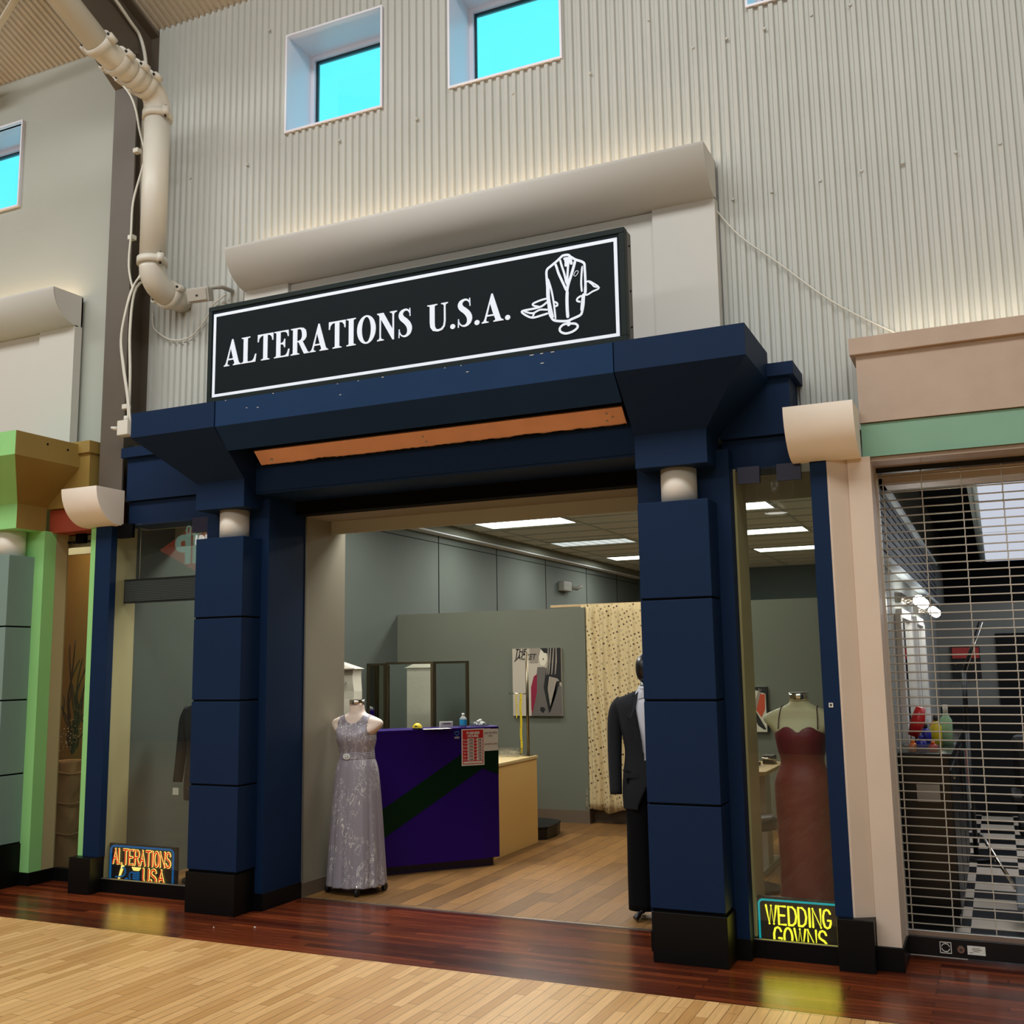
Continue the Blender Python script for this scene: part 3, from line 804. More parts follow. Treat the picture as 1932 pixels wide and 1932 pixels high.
# ------------------------------------------------------------------ the sign
SY = 5.59
t = thing('shop_sign', 'long black ALTERATIONS U.S.A. sign with white border and jacket drawing', 'sign', (CX, 5.65, 3.49))
MB().box(-4.877, -1.803, 5.60, 5.715, 3.495, 4.182).build('sign_cabinet', 'sign side', t)
fr = MB(); b_ = .034
for a in ((-4.88, -1.80, 3.493, 3.493+b_), (-4.88, -1.80, 4.185-b_, 4.185), (-4.88, -4.88+b_, 3.493+b_, 4.185-b_), (-1.80-b_, -1.80, 3.493+b_, 4.185-b_)):
    fr.box(a[0], a[1], SY-.006, 5.64, a[2], a[3])
fr.build('sign_frame', 'sign frame', t, .003)
MB().box(-4.85, -1.83, SY+.001, 5.62, 3.52, 4.16).build('sign_face', 'sign black', t)
fr = MB(); x0, x1, z0, z1, w_ = -4.834, -1.846, 3.526, 4.128, .021
for a in ((x0, x1, z0, z0+w_), (x0, x1, z1-w_, z1), (x0, x0+w_, z0+w_, z1-w_), (x1-w_, x1, z0+w_, z1-w_)):
    fr.box(a[0], a[1], SY-.003, SY+.002, a[2], a[3])
fr.build('white_border', 'sign white', t)
def ell(cx, cy, rx, ry, n=36): return [(cx+rx*math.cos(2*math.pi*k/n), cy+ry*math.sin(2*math.pi*k/n)) for k in range(n)]
def ribbon(pts, n=1):
    """variable-width stroke polygon from (x, y, w)"""
    L_, R2 = [], []
    P = []
    for i in range(len(pts)-1):
        a = pts[max(i-1, 0)]; b = pts[i]; c = pts[i+1]; d = pts[min(i+2, len(pts)-1)]
        for j in range(4):
            s = j/4
            P.append(tuple(.5*((2*b[q])+(c[q]-a[q])*s+(2*a[q]-5*b[q]+4*c[q]-d[q])*s*s+(3*b[q]-a[q]-3*c[q]+d[q])*s**3) for q in range(3)))
    P.append(pts[-1])
    for i, p in enumerate(P):
        a = P[max(i-1, 0)]; c = P[min(i+1, len(P)-1)]
        dx, dy = c[0]-a[0], c[1]-a[1]; l = math.hypot(dx, dy) or 1
        nx, ny = -dy/l*p[2]/2, dx/l*p[2]/2
        L_.append((p[0]+nx, p[1]+ny)); R2.append((p[0]-nx, p[1]-ny))
    return L_ + R2[::-1]
SERIF = {
 'A': (.74, [[[(0,0),(.24,0),(.24,.035),(.17,.05),(.155,.10),(.185,.22),(.43,.22),(.475,.10),(.47,.055),(.41,.035),(.41,0),(.76,0),(.76,.035),(.70,.06),(.66,.12),(.40,1.02),(.35,1.02),(.10,.14),(.06,.06),(0,.035)], [(.205,.275),(.41,.275),(.30,.68)]]]),
 'L': (.67, [[[(0,0),(.62,0),(.66,.3),(.61,.3),(.55,.13),(.48,.06),(.38,.05),(.29,.05),(.27,.09),(.27,.93),(.30,.955),(.38,.965),(.38,1),(0,1),(0,.965),(.07,.95),(.09,.92),(.09,.08),(.07,.05),(0,.035)]]]),
 'T': (.68, [[[(.16,0),(.52,0),(.52,.035),(.45,.05),(.43,.08),(.43,.94),(.5,.94),(.57,.9),(.62,.83),(.64,.72),(.68,.72),(.68,1),(0,1),(0,.72),(.04,.72),(.06,.83),(.11,.9),(.18,.94),(.25,.94),(.25,.08),(.23,.05),(.16,.035)]]]),
 'E': (.67, [[[(0,0),(.62,0),(.66,.28),(.61,.28),(.56,.14),(.49,.06),(.38,.05),(.29,.05),(.27,.08),(.27,.49),(.32,.49),(.4,.46),(.43,.36),(.47,.36),(.47,.68),(.43,.68),(.4,.58),(.32,.54),(.27,.54),(.27,.95),(.40,.95),(.50,.93),(.56,.86),(.58,.76),(.62,.76),(.61,1),(0,1),(0,.965),(.07,.95),(.09,.92),(.09,.08),(.07,.05),(0,.035)]]]),
 'R': (.76, [[[(0,0),(.36,0),(.36,.035),(.29,.05),(.27,.08),(.27,.46),(.33,.46),(.56,0),(.78,0),(.78,.035),(.72,.06),(.50,.47),(.6,.53),(.655,.62),(.66,.75),(.63,.88),(.54,.97),(.40,1),(0,1),(0,.965),(.07,.95),(.09,.92),(.09,.08),(.07,.05),(0,.035)], [(.27,.51),(.35,.51),(.43,.55),(.47,.63),(.475,.75),(.45,.88),(.39,.945),(.31,.95),(.27,.93)]]]),
 'I': (.37, [[[(0,0),(.37,0),(.37,.035),(.30,.05),(.28,.08),(.28,.92),(.30,.95),(.37,.965),(.37,1),(0,1),(0,.965),(.07,.95),(.09,.92),(.09,.08),(.07,.05),(0,.035)]]]),
 'O': (.76, [[ell(.38,.5,.37,.52), ell(.38,.5,.18,.46)]]),
 'N': (.77, [[[(0,0),(.26,0),(.26,.035),(.18,.06),(.15,.12),(.15,.78),(.60,-.02),(.66,-.02),(.66,.88),(.69,.94),(.77,.965),(.77,1),(.5,1),(.5,.965),(.58,.94),(.60,.88),(.60,.36),(.25,1),(0,1),(0,.965),(.06,.94),(.095,.87),(.095,.12),(.07,.06),(0,.035)]]]),
 'S': (.54, [[ribbon([(.46,.80,.03),(.42,.90,.05),(.34,.965,.065),(.24,.965,.08),(.14,.90,.13),(.11,.79,.17),(.16,.68,.19),(.28,.57,.2),(.38,.45,.2),(.44,.30,.19),(.42,.15,.15),(.35,.06,.10),(.26,.025,.07),(.16,.05,.05),(.08,.14,.04),(.045,.26,.03)])], [[(.445,.72),(.48,.72),(.47,1.01),(.435,1.01)]], [[(.02,-.01),(.055,-.01),(.065,.30),(.03,.30)]]]),
 'U': (.76, [[[(0,1),(0,.965),(.07,.95),(.09,.92),(.09,.35),(.11,.17),(.2,.03),(.38,-.02),(.55,.02),(.64,.14),(.67,.33),(.67,.90),(.69,.945),(.76,.965),(.76,1),(.51,1),(.51,.965),(.58,.945),(.61,.90),(.61,.33),(.58,.17),(.5,.08),(.40,.06),(.32,.09),(.28,.18),(.27,.33),(.27,.92),(.29,.95),(.37,.965),(.37,1)]]]),
 '.': (.24, [[ell(.12,.07,.09,.09,20)]]),
}
def serif_text(word, x0, x1, z, h, parent, name):
    adv = sum(SERIF[c][0] for c in word) + .045*(len(word)-1)
    s = (x1-x0)/adv; u = 0
    for c in word:
        w, pieces = SERIF[c]; m = MB()
        for loops in pieces:
            v, f = shape_mesh([[(p[0]*s+u*s, p[1]*h) for p in lp] for lp in loops], on_front(x0, SY-.002, z), .005)
            m.add(v, f)
        m.build(name, 'sign white', parent)
        u += w+.045
serif_text('ALTERATIONS', -4.735, -3.229, 3.735, .185, t, 'letter')
serif_text('U.S.A.', -3.118, -2.535, 3.738, .178, t, 'letter')
EMB = [(0.0114,1,[(-2.192,4.079),(-2.172,4.08),(-2.152,4.076),(-2.143,4.066),(-2.111,4.041),(-2.059,4.012),(-2.052,3.976),(-2.05,3.895),(-2.051,3.828),(-2.061,3.804),(-2.066,3.754),(-2.076,3.71),(-2.09,3.691),(-2.142,3.676),(-2.169,3.669),(-2.217,3.675),(-2.256,3.687),(-2.274,3.711),(-2.284,3.738),(-2.289,3.799),(-2.294,3.894),(-2.297,3.955),(-2.295,4.007),(-2.262,4.031),(-2.23,4.051),(-2.208,4.067)]),(0.0114,0,[(-2.239,4.036),(-2.231,4.013),(-2.219,3.972),(-2.194,3.912),(-2.169,3.852)]),(0.0132,0,[(-2.111,4.034),(-2.123,3.993),(-2.138,3.949),(-2.159,3.893),(-2.169,3.848)]),(0.0097,0,[(-2.208,4.058),(-2.2,4.024),(-2.183,3.966),(-2.17,3.899)]),(0.0106,0,[(-2.146,4.066),(-2.156,4.016),(-2.162,3.953),(-2.168,3.89)]),(0.015,0,[(-2.166,3.856),(-2.169,3.805),(-2.169,3.741),(-2.166,3.686)]),(0.0194,0,[(-2.17,4.062),(-2.166,4.036),(-2.168,4.006)]),(0.0132,0,[(-2.186,4.058),(-2.146,4.051),(-2.134,4.012)]),(0.0088,0,[(-2.29,3.954),(-2.27,3.886),(-2.258,3.82),(-2.25,3.754),(-2.245,3.69)]),(0.0176,0,[(-2.289,3.928),(-2.289,3.825),(-2.273,3.737),(-2.265,3.701)]),(0.0088,0,[(-2.067,3.992),(-2.076,3.896),(-2.073,3.832)]),(0.0158,0,[(-2.062,3.821),(-2.071,3.763),(-2.076,3.714)]),(0.0088,0,[(-2.258,3.803),(-2.234,3.79),(-2.232,3.773),(-2.248,3.773)]),(0.0088,0,[(-2.074,3.81),(-2.1,3.798),(-2.105,3.782),(-2.083,3.772)]),(0.0079,1,[(-2.05,3.887),(-2.028,3.89),(-2.003,3.875),(-1.965,3.839),(-2.004,3.824),(-2.052,3.811)]),(0.007,0,[(-2.028,3.887),(-2.007,3.867),(-1.995,3.852),(-1.969,3.844)]),(0.0088,0,[(-2.298,3.828),(-2.338,3.824),(-2.388,3.811),(-2.384,3.797),(-2.348,3.785)]),(0.0097,0,[(-2.294,3.808),(-2.33,3.786),(-2.375,3.779),(-2.447,3.777),(-2.464,3.769),(-2.43,3.74),(-2.39,3.723),(-2.331,3.729),(-2.291,3.735)]),(0.0088,0,[(-2.448,3.771),(-2.394,3.751),(-2.344,3.765),(-2.29,3.756)]),(0.0079,0,[(-2.394,3.73),(-2.38,3.749)]),(0.0106,1,[(-2.18,3.652),(-2.2,3.647),(-2.218,3.63),(-2.214,3.609),(-2.184,3.593),(-2.144,3.596),(-2.114,3.61),(-2.104,3.626),(-2.117,3.642),(-2.143,3.648)]),(0.0158,0,[(-2.162,3.672),(-2.161,3.634)]),(0.0022,1,[(-2.122,3.944),(-2.109,3.965),(-2.093,3.965),(-2.096,3.95),(-2.112,3.936)])]
m = MB()
for k, (w, closed, pts) in enumerate(EMB):
    P = [(x, SY-.001-.00015*k, z) for x, z in pts]
    if closed: P = smooth_path([(*p,) for p in P+[P[0]]], 4)
    else: P = smooth_path(P, 4)
    n = len(P); vs = []
    for i, p in enumerate(P):
        a = P[max(i-1, 0)] if not (closed and i == 0) else P[-2]
        c = P[min(i+1, n-1)] if not (closed and i == n-1) else P[1]
        dx, dz = c[0]-a[0], c[2]-a[2]; l = math.hypot(dx, dz) or 1
        hw = w*.66*(1 if closed or 0 < i < n-1 else .5)
        vs += [(p[0]-dz/l*hw, p[1], p[2]+dx/l*hw), (p[0]+dz/l*hw, p[1], p[2]-dx/l*hw), (p[0]-dz/l*hw, p[1]+.003, p[2]+dx/l*hw), (p[0]+dz/l*hw, p[1]+.003, p[2]-dx/l*hw)]
    fs = []
    for i in range(n-1):
        a = 4*i; b = 4*(i+1)
        fs += [(a, a+1, b+1, b), (a, b, b+2, a+2), (a+1, a+3, b+3, b+1)]
    m.add(vs, fs)
m.build('jacket_emblem', 'sign white', t)
for x_, z_ in ((-1.7995, 3.82), (-1.7995, 3.6), (-1.7995, 4.1)):
    MB().tube([(-1.804, 5.68, z_), (-1.7975, 5.68, z_)], .006, 8).build('screw', 'groove black', t)

# ================================================================== GREEN SHOPFRONT on the west side
t = thing('pillar', 'grey-green square pillar with mint green capital at the edge of the picture', 'pillar', (-7.33, 6.0, 0))
MB().box(-7.55, -7.118, 5.90, 6.3, 0, .32).build('plinth', 'plinth black', t, .004)
zs = [.325, .859, 1.437, 2.018, 2.590]
for k in range(4):
    MB().box(-7.54, -7.124, 5.905, 6.3, zs[k]+.006, zs[k+1]-(.006 if k < 3 else 0)).build('shaft_block', 'grey green', t, .004)
MB().box(-7.53, -7.13, 5.915, 6.3, .3, 2.58).build('shaft_core', 'groove black', t)
MB().cyl(-7.29, 6.06, 2.59, 2.80, .108, 32).build('column_stub', 'cream stub', t)
# front faces are mint, the cheek facing the navy shop is mustard
xi, xo, xf = -7.50, -7.06, -6.712
c = MB().box(xi, xo, 5.90, 6.19, 2.80, 3.0)
c.hexa([(xi, 5.90, 3.0), (xo, 5.90, 3.0), (xo, 6.19, 3.0), (xi, 6.19, 3.0), (xi, 5.563, 3.31), (xf, 5.563, 3.31), (xf, 6.19, 3.31), (xi, 6.19, 3.31)])
c.box(xi, xf, 5.563, 6.19, 3.31, 3.497)
c.build('capital', 'mint green', t)
e = .002
c = MB().add([(xo+e, 5.901, 2.80), (xo+e, 6.19, 2.80), (xo+e, 6.19, 3.0), (xo+e, 5.901, 3.0), (xf+e, 5.565, 3.308), (xf+e, 6.19, 3.308), (xf+e, 6.19, 3.497), (xf+e, 5.565, 3.497)],
      [(0, 1, 2, 3), (3, 2, 5, 4), (4, 5, 6, 7)])
c.build('capital_cheek', 'olive mustard', t, solid=.002, fix=False)
for y_, z_ in ((5.86, 3.44), (6.06, 3.43)):
    MB().tube([(xf+.003, y_, z_), (xf+.006, y_, z_)], .009, 8).build('cheek_hole', 'groove black', t)
t = thing('side_fascia', 'mustard fascia panel over the rust red header beside the green pillar', 'fascia', (-6.7, 6.2, 2.79))
MB().box(-7.06, -6.60, 6.19, 6.48, 2.985, 3.42).build('panel', 'olive mustard', t)
MB().box(-6.80, -6.585, 6.165, 6.48, 3.42, 3.52).build('cap', 'olive mustard', t, .003)
MB().box(-7.06, -6.40, 6.225, 6.46, 2.79, 2.98).build('window_header', 'rust red', t)
slab('wall_green_shop', 'mint green', -7.56, -7.02, 6.15, 6.27, .10, 2.80)
slab('trim_16', 'tan jamb', -7.56, -7.022, 6.27, 6.40, .10, 2.80)
struct(MB().box(-7.57, -7.012, 6.143, 6.41, 0, .10).build('baseboard_green_shop', 'plinth black', bevel=.003))
w = struct(MB().box(-7.012, -6.515, 6.385, 6.43, 0, .10).build('window_7', 'plinth black'))
MB().box(-7.022, -6.515, 6.39, 6.397, .10, 2.80).build('glass_pane', 'shop glass', w)
MB().box(-6.90, -6.80, 6.355, 6.39, 2.71, 2.80).build('glass_clamp', 'groove black', w)
mb = MB(); n = 20                                       # ragged tape edge over the glass
for k in range(n):
    x0 = -7.02+.50*k/n; x1 = -7.02+.50*(k+1)/n
    a = .012+.014*abs(math.sin(k*1.7)); b = .012+.014*abs(math.sin((k+1)*1.7))
    mb.add([(x0, 6.386, 2.735-a), (x1, 6.386, 2.735-b), (x1, 6.386, 2.735), (x0, 6.386, 2.735)], [(0, 1, 2, 3)])
mb.build('torn_tape', 'black plastic', w, solid=.002)
slab('wall_ochre', 'ochre wall', -10.5, -6.6, 7.6, 7.65, 0, 3.3)
slab('wall_party_green', 'ochre wall', -6.62, -6.52, 6.42, 7.62, 0, 3.3)
slab('ceiling', 'dark interior', -10.5, -6.42, 6.5, 7.65, 3.3, 3.34)
slab('wall_green_inner', 'ochre wall', -10.6, -10.5, 6.5, 7.65, 0, 3.3)
slab('wall_green_front', 'tan jamb', -24, -7.58, 6.28, 6.45, 0, 3.0)
slab('wall_over_window', 'tan jamb', -7.58, -6.52, 6.40, 6.50, 2.79, 3.3)
area('green_shop_lamp', (-7.5, 6.95, 3.2), .8, 26, (1, .78, .5))  # unseen area lamp added to brighten the window display
t = thing('branch_arrangement', 'bare dark branches with silver beads in the narrow green shop window', 'arrangement', (-7.33, 6.8, .95))
for k in range(16):
    a = random.uniform(0, 6.28); h = random.uniform(.25, 1.0); x, y = -7.31, 6.8
    P = [(x, y, .95)]
    for j in range(6):
        x += random.uniform(-.03, .04)+.012*math.cos(a); y += random.uniform(-.03, .03)
        P.append((x, y, .95+h*(j+1)/6))
    MB().tube(smooth_path(P, 3), .006, 5).build('twig', 'twig', t)
for k in range(60):
    p = (-7.31+random.gauss(0, .06), 6.76+random.gauss(0, .04), 1.10+random.gauss(0, .06))
    MB().ball(p, .008, 6).build('bead', 'silver bead', t)
t = thing('wrapped_column', 'brown paper wrapped post standing behind the narrow green shop window', 'column', (-7.33, 6.8, 0))
MB().loft([(z, -7.33, 6.8, .11+.012*math.sin(z*19), .11) for z in [i*.02 for i in range(46)]], 30, lambda g, t_, z: 1+.05*math.sin(3*g+z*21)+.04*math.sin(7*g-z*33), cap=True).build('wrapping', 'umber cloth', t)
for z in (.3, .55, .80):
    MB().tube([(-7.33+.125*math.cos(a), 6.8+.125*math.sin(a), z+.01*math.sin(3*a)) for a in [k*.3927 for k in range(16)]], .008, 6, closed=True).build('string', 'umber cloth', t)

# ================================================================== ROSE SHOPFRONT on the east side
t = thing('side_fascia', 'pink stucco fascia with grey cap and sage green header over the roller grille', 'fascia', (1.6, 6.3, 2.80))
MB().box(-.618, 4.2, 6.20, 6.47, 3.0, 3.40).build('panel', 'rose stucco', t)
MB().box(-.65, 4.2, 6.17, 6.47, 3.40, 3.50).build('cap', 'rose stucco', t, .003)
MB().box(-.615, 4.2, 6.215, 6.40, 2.80, 2.995).build('header', 'sage', t)
MB().box(-.615, 4.2, 6.208, 6.225, 2.80, 2.812).build('header_edge', 'sage', t)
struct(MB().box(-.575, 4.2, 6.225, 6.56, 2.775, 2.80).build('trim_8', 'brown tile'))
area('cove_glow', (1.5, 6.33, 3.53), 4, 6, (1, .82, .6), (0, .4, 1), .04)

t = thing('roller_grille', 'closed silver rod roller grille with black bottom bar over the dark shop', 'grille', (1.8, 6.5, 0))
GX0, GX1 = -.572, 4.0
rods = []
nr = 56
for k in range(nr):
    z = .19+k*.0478
    if z > 2.77: break
    rods.append(MB().tube([(GX0, 6.5, z), (GX1, 6.5, z)], .0042, 6).build('rod', 'steel bar', t))
k = 0; x = -.54
while x < GX1:
    P = []
    z = .15; i = 0
    while z < 2.80:
        P.append((x+.0012*(1 if i % 2 else -1), 6.4945 if i % 2 else 6.5055, z)); z += .0478/2; i += 1
    MB().tube(P, .0036, 5).build('link', 'steel bar', t); x += .2135
MB().box(GX0, GX1, 6.488, 6.512, .125, .158).build('bar_cap', 'alu bar', t, .003)
MB().box(GX0, GX1, 6.478, 6.522, .028, .125).build('bottom_bar', 'black plastic', t, .002)
MB().box(GX0, GX1, 6.47, 6.53, 2.745, 2.775).build('head_rail', 'black plastic', t)
MB().box(-.578, -.565, 6.47, 6.53, .01, 2.775).build('side_guide', 'steel bar', t)
lx, lz = -.375, .077
m = MB()
for a in ((lx-.028, lx+.028, lz+.026, lz+.030), (lx-.028, lx+.028, lz-.030, lz-.026), (lx-.030, lx-.026, lz-.03, lz+.03), (lx+.026, lx+.030, lz-.03, lz+.03)): m.box(a[0], a[1], 6.475, 6.478, a[2], a[3])
for s in (.15, 3.29): m.tube([(lx+.021*math.cos(s+a*.28), 6.4765, lz+.021*math.sin(s+a*.28)) for a in range(11)], .0025, 5)
m.build('round_logo', 'paper white', t)
m = MB().tube([(-.297, 6.468, .075), (-.297, 6.48, .075)], .019, 16); m.build('lock', 'chrome', t)
MB().box(-.302, -.292, 6.464, 6.469, .068, .082).build('keyhole', 'machine dark', t)
q = MB().box(-.265, -.175, 6.475, 6.4785, .052, .098).build('label_plate', 'paper white', t)
m = MB()
for i, (a, b) in enumerate(((-.24, -.20), (-.245, -.192), (-.235, -.205), (-.256, -.238))): m.box(a, b, 6.473, 6.4755, .087-.008*i, .089-.008*i)
m.build('print', 'poster mid', t)

# dark shop behind the grille
slab('wall_dark_shop_left', 'barber wall', -.72, -.60, 6.57, 15.6, 0, 3.36)
slab('wall_dark_shop_back', 'barber wall', -.60, 4.2, 13.0, 13.05, 0, 2.27)
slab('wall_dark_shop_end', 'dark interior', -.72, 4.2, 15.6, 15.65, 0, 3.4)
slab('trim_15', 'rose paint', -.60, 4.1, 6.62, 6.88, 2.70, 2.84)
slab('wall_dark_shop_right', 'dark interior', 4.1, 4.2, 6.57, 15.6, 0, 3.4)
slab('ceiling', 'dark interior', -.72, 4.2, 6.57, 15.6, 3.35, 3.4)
t = thing('ceiling_panel', 'white lit drop ceiling section of the dark shop', 'ceiling panel', (2, 10.5, 2.9))
MB().box(-.09, 4.1, 6.9, 15.2, 2.93, 2.96).build('tile_field', 'tile white', t)
MB().box(-.11, -.085, 6.9, 15.2, 2.90, 2.98).build('edge_rail', 'grid metal', t)
for y in (6.95, 8.15, 9.35, 10.55, 11.75, 12.95, 14.1):
    MB().box(-.04, 4.0, y, y+1.1, 2.915, 2.93).build('light_lens', 'barber panel', t)  # tiles made to glow in place of room light, real strips included
    MB().box(-.09, 4.1, y-.03, y-.01, 2.922, 2.93).build('grid_bar', 'grid metal', t)
area('shop_lamp', (.9, 9.4, 2.88), 1.2, 30, (.93, .96, 1), (0, 0, -1), 4.5)
t = thing('slat_wall', 'grey slatted display board high on the wall of the dark shop', 'slat wall', (-.58, 10, 2.25))
MB().box(-.60, -.575, 6.62, 12.9, 2.27, 2.70).build('board', 'slat grey', t)
for k in range(7):
    MB().box(-.576, -.570, 6.62, 12.9, 2.30+.058*k, 2.306+.058*k).build('groove', 'groove black', t)
MB().box(-.60, -.545, 6.62, 12.9, 2.70, 2.735).build('top_rail', 'trim light', t)
MB().box(-.60, -.545, 6.62, 12.9, 2.235, 2.27).build('bottom_rail', 'trim light', t)
def styling_mirror(y0, y1, label):
    t = thing('styling_mirror', label, 'mirror', (-.59, (y0+y1)/2, 1.1))
    MB().box(-.60, -.585, y0, y1, 1.12, 1.93).build('mirror_glass', 'mirror', t)
    for a, b in ((y0-.14, y0), (y1, y1+.14)):
        MB().box(-.60, -.56, a, b, 1.09, 1.95).build('side_frame', 'white tile', t, .004)
    MB().box(-.60, -.56, y0, y1, 1.93, 1.99).build('top_frame', 'white tile', t)
    return t
styling_mirror(7.55, 8.4, 'white framed wall mirror over the bottles, first one behind the roller grille')
styling_mirror(9.0, 9.85, 'second white framed wall mirror deeper in the dark shop')
def bulb_bar(y0, label):
    t = thing('vanity_light', label, 'light', (-.55, y0+.3, 2.05))
    MB().box(-.60, -.56, y0, y0+.7, 2.03, 2.10).build('back_plate', 'chrome', t)
    for k in range(3):
        y = y0+.1+.25*k
        MB().tube([(-.56, y, 2.06), (-.50, y, 2.06), (-.47, y, 2.05)], .012, 8).build('arm', 'chrome', t)
        MB().ball((-.455, y, 2.045), .038, 12).build('bulb', 'bulb', t)
bulb_bar(7.55, 'vanity light bar with glowing bulbs over the first white framed mirror')
bulb_bar(9.3, 'vanity light bar with glowing bulbs over the second white framed mirror')
t = thing('styling_counter', 'black counter crowded with bottles behind the roller grille', 'counter', (-.45, 8.0, 0))
MB().box(-.595, -.31, 6.95, 9.3, .08, 1.06).build('body', 'black counter', t, .004)
MB().box(-.595, -.29, 6.93, 9.32, 1.06, 1.085).build('worktop', 'black counter', t, .004)
MB().box(-.595, -.35, 6.97, 9.28, 0, .08).build('toe_kick', 'black rubber', t)
for k in range(3):
    y = 7.0+.78*k
    d_ = MB().box(-.312, -.303, y, y+.7, .15, .98).build('door', 'black plastic', t)
    MB().box(-.303, -.295, y+.3, y+.4, .9, .912).build('handle', 'chrome', d_)
MB().box(-.50, -.37, 6.92, 6.948, .80, .90).build('paper_note', 'poster mid', t)
def bottle(p, r, h, c1, c2, label, neck=.4):
    t = thing('bottle', label, 'bottle', p, 'bottles and jars on the black counter')
    MB().loft([(p[2], p[0], p[1], r, r), (p[2]+h*.62, p[0], p[1], r, r), (p[2]+h*.74, p[0], p[1], r*.5, r*.5), (p[2]+h*.8, p[0], p[1], r*neck, r*neck)], 16, cap=True).build('body', c1, t)
    MB().cyl(p[0], p[1], p[2]+h*.8, p[2]+h, r*neck*1.1, 12).build('cap', c2, t)
Z = 1.085
mat('bottle green', (150, 190, 150), .2); mat('bottle navy', (30, 30, 140), .3); mat('bottle orange', (236, 120, 40), .4); mat('bottle red', (190, 30, 30), .3)
for a in (((-.40, 7.55, Z), .035, .20, 'yellow', 'machine dark', 'yellow bottle with dark cap on the black counter'),
          ((-.34, 7.65, Z), .038, .26, 'bottle green', 'paper white', 'tall pale green bottle on the black counter'),
          ((-.46, 7.45, Z), .035, .15, 'bottle navy', 'machine dark', 'dark blue bottle on the black counter'),
          ((-.42, 7.85, Z), .032, .19, 'bottle red', 'paper white', 'dark red bottle on the black counter'),
          ((-.52, 7.55, Z), .04, .14, 'paper white', 'paper white', 'white tub bottle on the black counter'),
          ((-.50, 8.0, Z), .03, .22, 'clear plastic', 'machine dark', 'clear bottle at the back of the black counter'),
          ((-.46, 7.0, Z), .030, .10, 'bottle navy', 'bottle navy', 'short blue bottle at the front edge of the black counter'),
          ((-.51, 7.02, Z), .027, .07, 'bottle orange', 'bottle orange', 'small orange jar at the front edge of the black counter'),
          ((-.395, 7.02, Z), .027, .065, 'bottle red', 'bottle orange', 'small red and orange jar at the front edge of the black counter')):
    bottle(*a)
t = thing('hair_dryer', 'red hair dryer standing upright on the black counter', 'hair dryer', (-.50, 7.25, Z))
MB().tube([(-.50, 7.25, Z), (-.49, 7.25, Z+.10)], .02, 10).build('handle', 'machine dark', t)
MB().tube([(-.52, 7.25, Z+.08), (-.49, 7.25, Z+.17), (-.465, 7.25, Z+.26)], [.035, .045, .03], 14).build('barrel', 'bottle red', t)
t = thing('acrylic_tray', 'clear blue tray holding small jars at the edge of the black counter', 'tray', (-.45, 7.0, Z))
MB().box(-.57, -.35, 6.95, 6.956, Z, Z+.05).box(-.57, -.35, 7.05, 7.056, Z, Z+.05).box(-.57, -.564, 6.956, 7.05, Z, Z+.05).box(-.356, -.35, 6.956, 7.05, Z, Z+.05).box(-.57, -.35, 6.95, 7.056, Z, Z+.004).build('tray_body', 'acrylic', t)
t = thing('picture', 'dark picture with a red band on the back wall of the dark shop', 'picture', (-.25, 12.97, 1.4))
MB().box(-.47, -.17, 12.96, 13.0, 1.42, 1.78).build('canvas', 'poster black', t)
MB().box(-.46, -.18, 12.955, 12.961, 1.65, 1.77).build('red_band', 'bottle red', t)
m = MB()
for k in range(9): m.box(-.44+.028*k, -.42+.028*k, 12.953, 12.957, 1.58+.01*(k % 3), 1.588+.01*(k % 3))
m.build('gold_pattern', 'olive mustard', t)
struct(MB().box(0.0, .9, 12.96, 13.0, .05, 1.92).build('door_1', 'dark interior'))
slab('wall_half_black', 'dark interior', -.6, 4.1, 12.5, 12.96, 0, 1.12)
t = thing('lamp_arm', 'thin angled black and silver lamp arm standing out before the grey back wall', 'lamp', (-.27, 9.75, 0))
MB().tube([(-.276, 9.75, 1.05), (-.265, 9.75, 1.55)], .02, 8).build('post', 'black plastic', t)
MB().tube([(-.265, 9.75, 1.53), (-.106, 9.75, 1.95)], .018, 8).build('arm', 'black plastic', t)
MB().tube([(-.25, 9.74, 1.53), (-.09, 9.74, 1.95)], .006, 6).build('silver_edge', 'chrome', t)
MB().tube([(-.276, 9.75, 0), (-.276, 9.75, 1.05)], .02, 8).build('stem', 'black plastic', t)
MB().cyl(-.276, 9.75, 0, .03, .14, 20).build('foot', 'black plastic', t)
for i, (y, z0, z1, m_, lab) in enumerate(((8.25, .45, 1.0, 'slat grey', 'grey cloth hanging longest from the counter end'), (8.6, .55, .98, 'machine cream', 'cream towel hanging from the counter end'), (8.42, .75, .99, 'bottle red', 'red and white cloth hanging from the counter end'))):
    pts = [(-.27+.012*math.sin(k*1.9), y+.09*k/6) for k in range(7)]
    m = MB()
    for (a, b), (c, d) in zip(pts[:-1], pts[1:]): m.add([(a, b, z0), (c, d, z0), (c, d, z1), (a, b, z1)], [(0, 1, 2, 3)])
    tag(m.build('towel', m_, solid=.008), lab, 'towel')
t = thing('barber_chair', 'black salon chair with steel footplate behind the roller grille', 'chair', (.33, 8.2, 0))
MB().cyl(.33, 8.2, 0, .05, .33, 28).build('base', 'black plastic', t)
MB().cyl(.33, 8.2, .05, .45, .05, 16).build('pump', 'chrome', t)
MB().box(.05, .61, 7.95, 8.5, .45, .57).build('seat', 'black rubber', t, .04)
MB().box(.05, .61, 8.45, 8.56, .5, 1.1).build('backrest', 'black rubber', t, .04)
for x in (.02, .58): MB().box(x, x+.07, 8.0, 8.5, .68, .73).build('armrest', 'black rubber', t, .015)
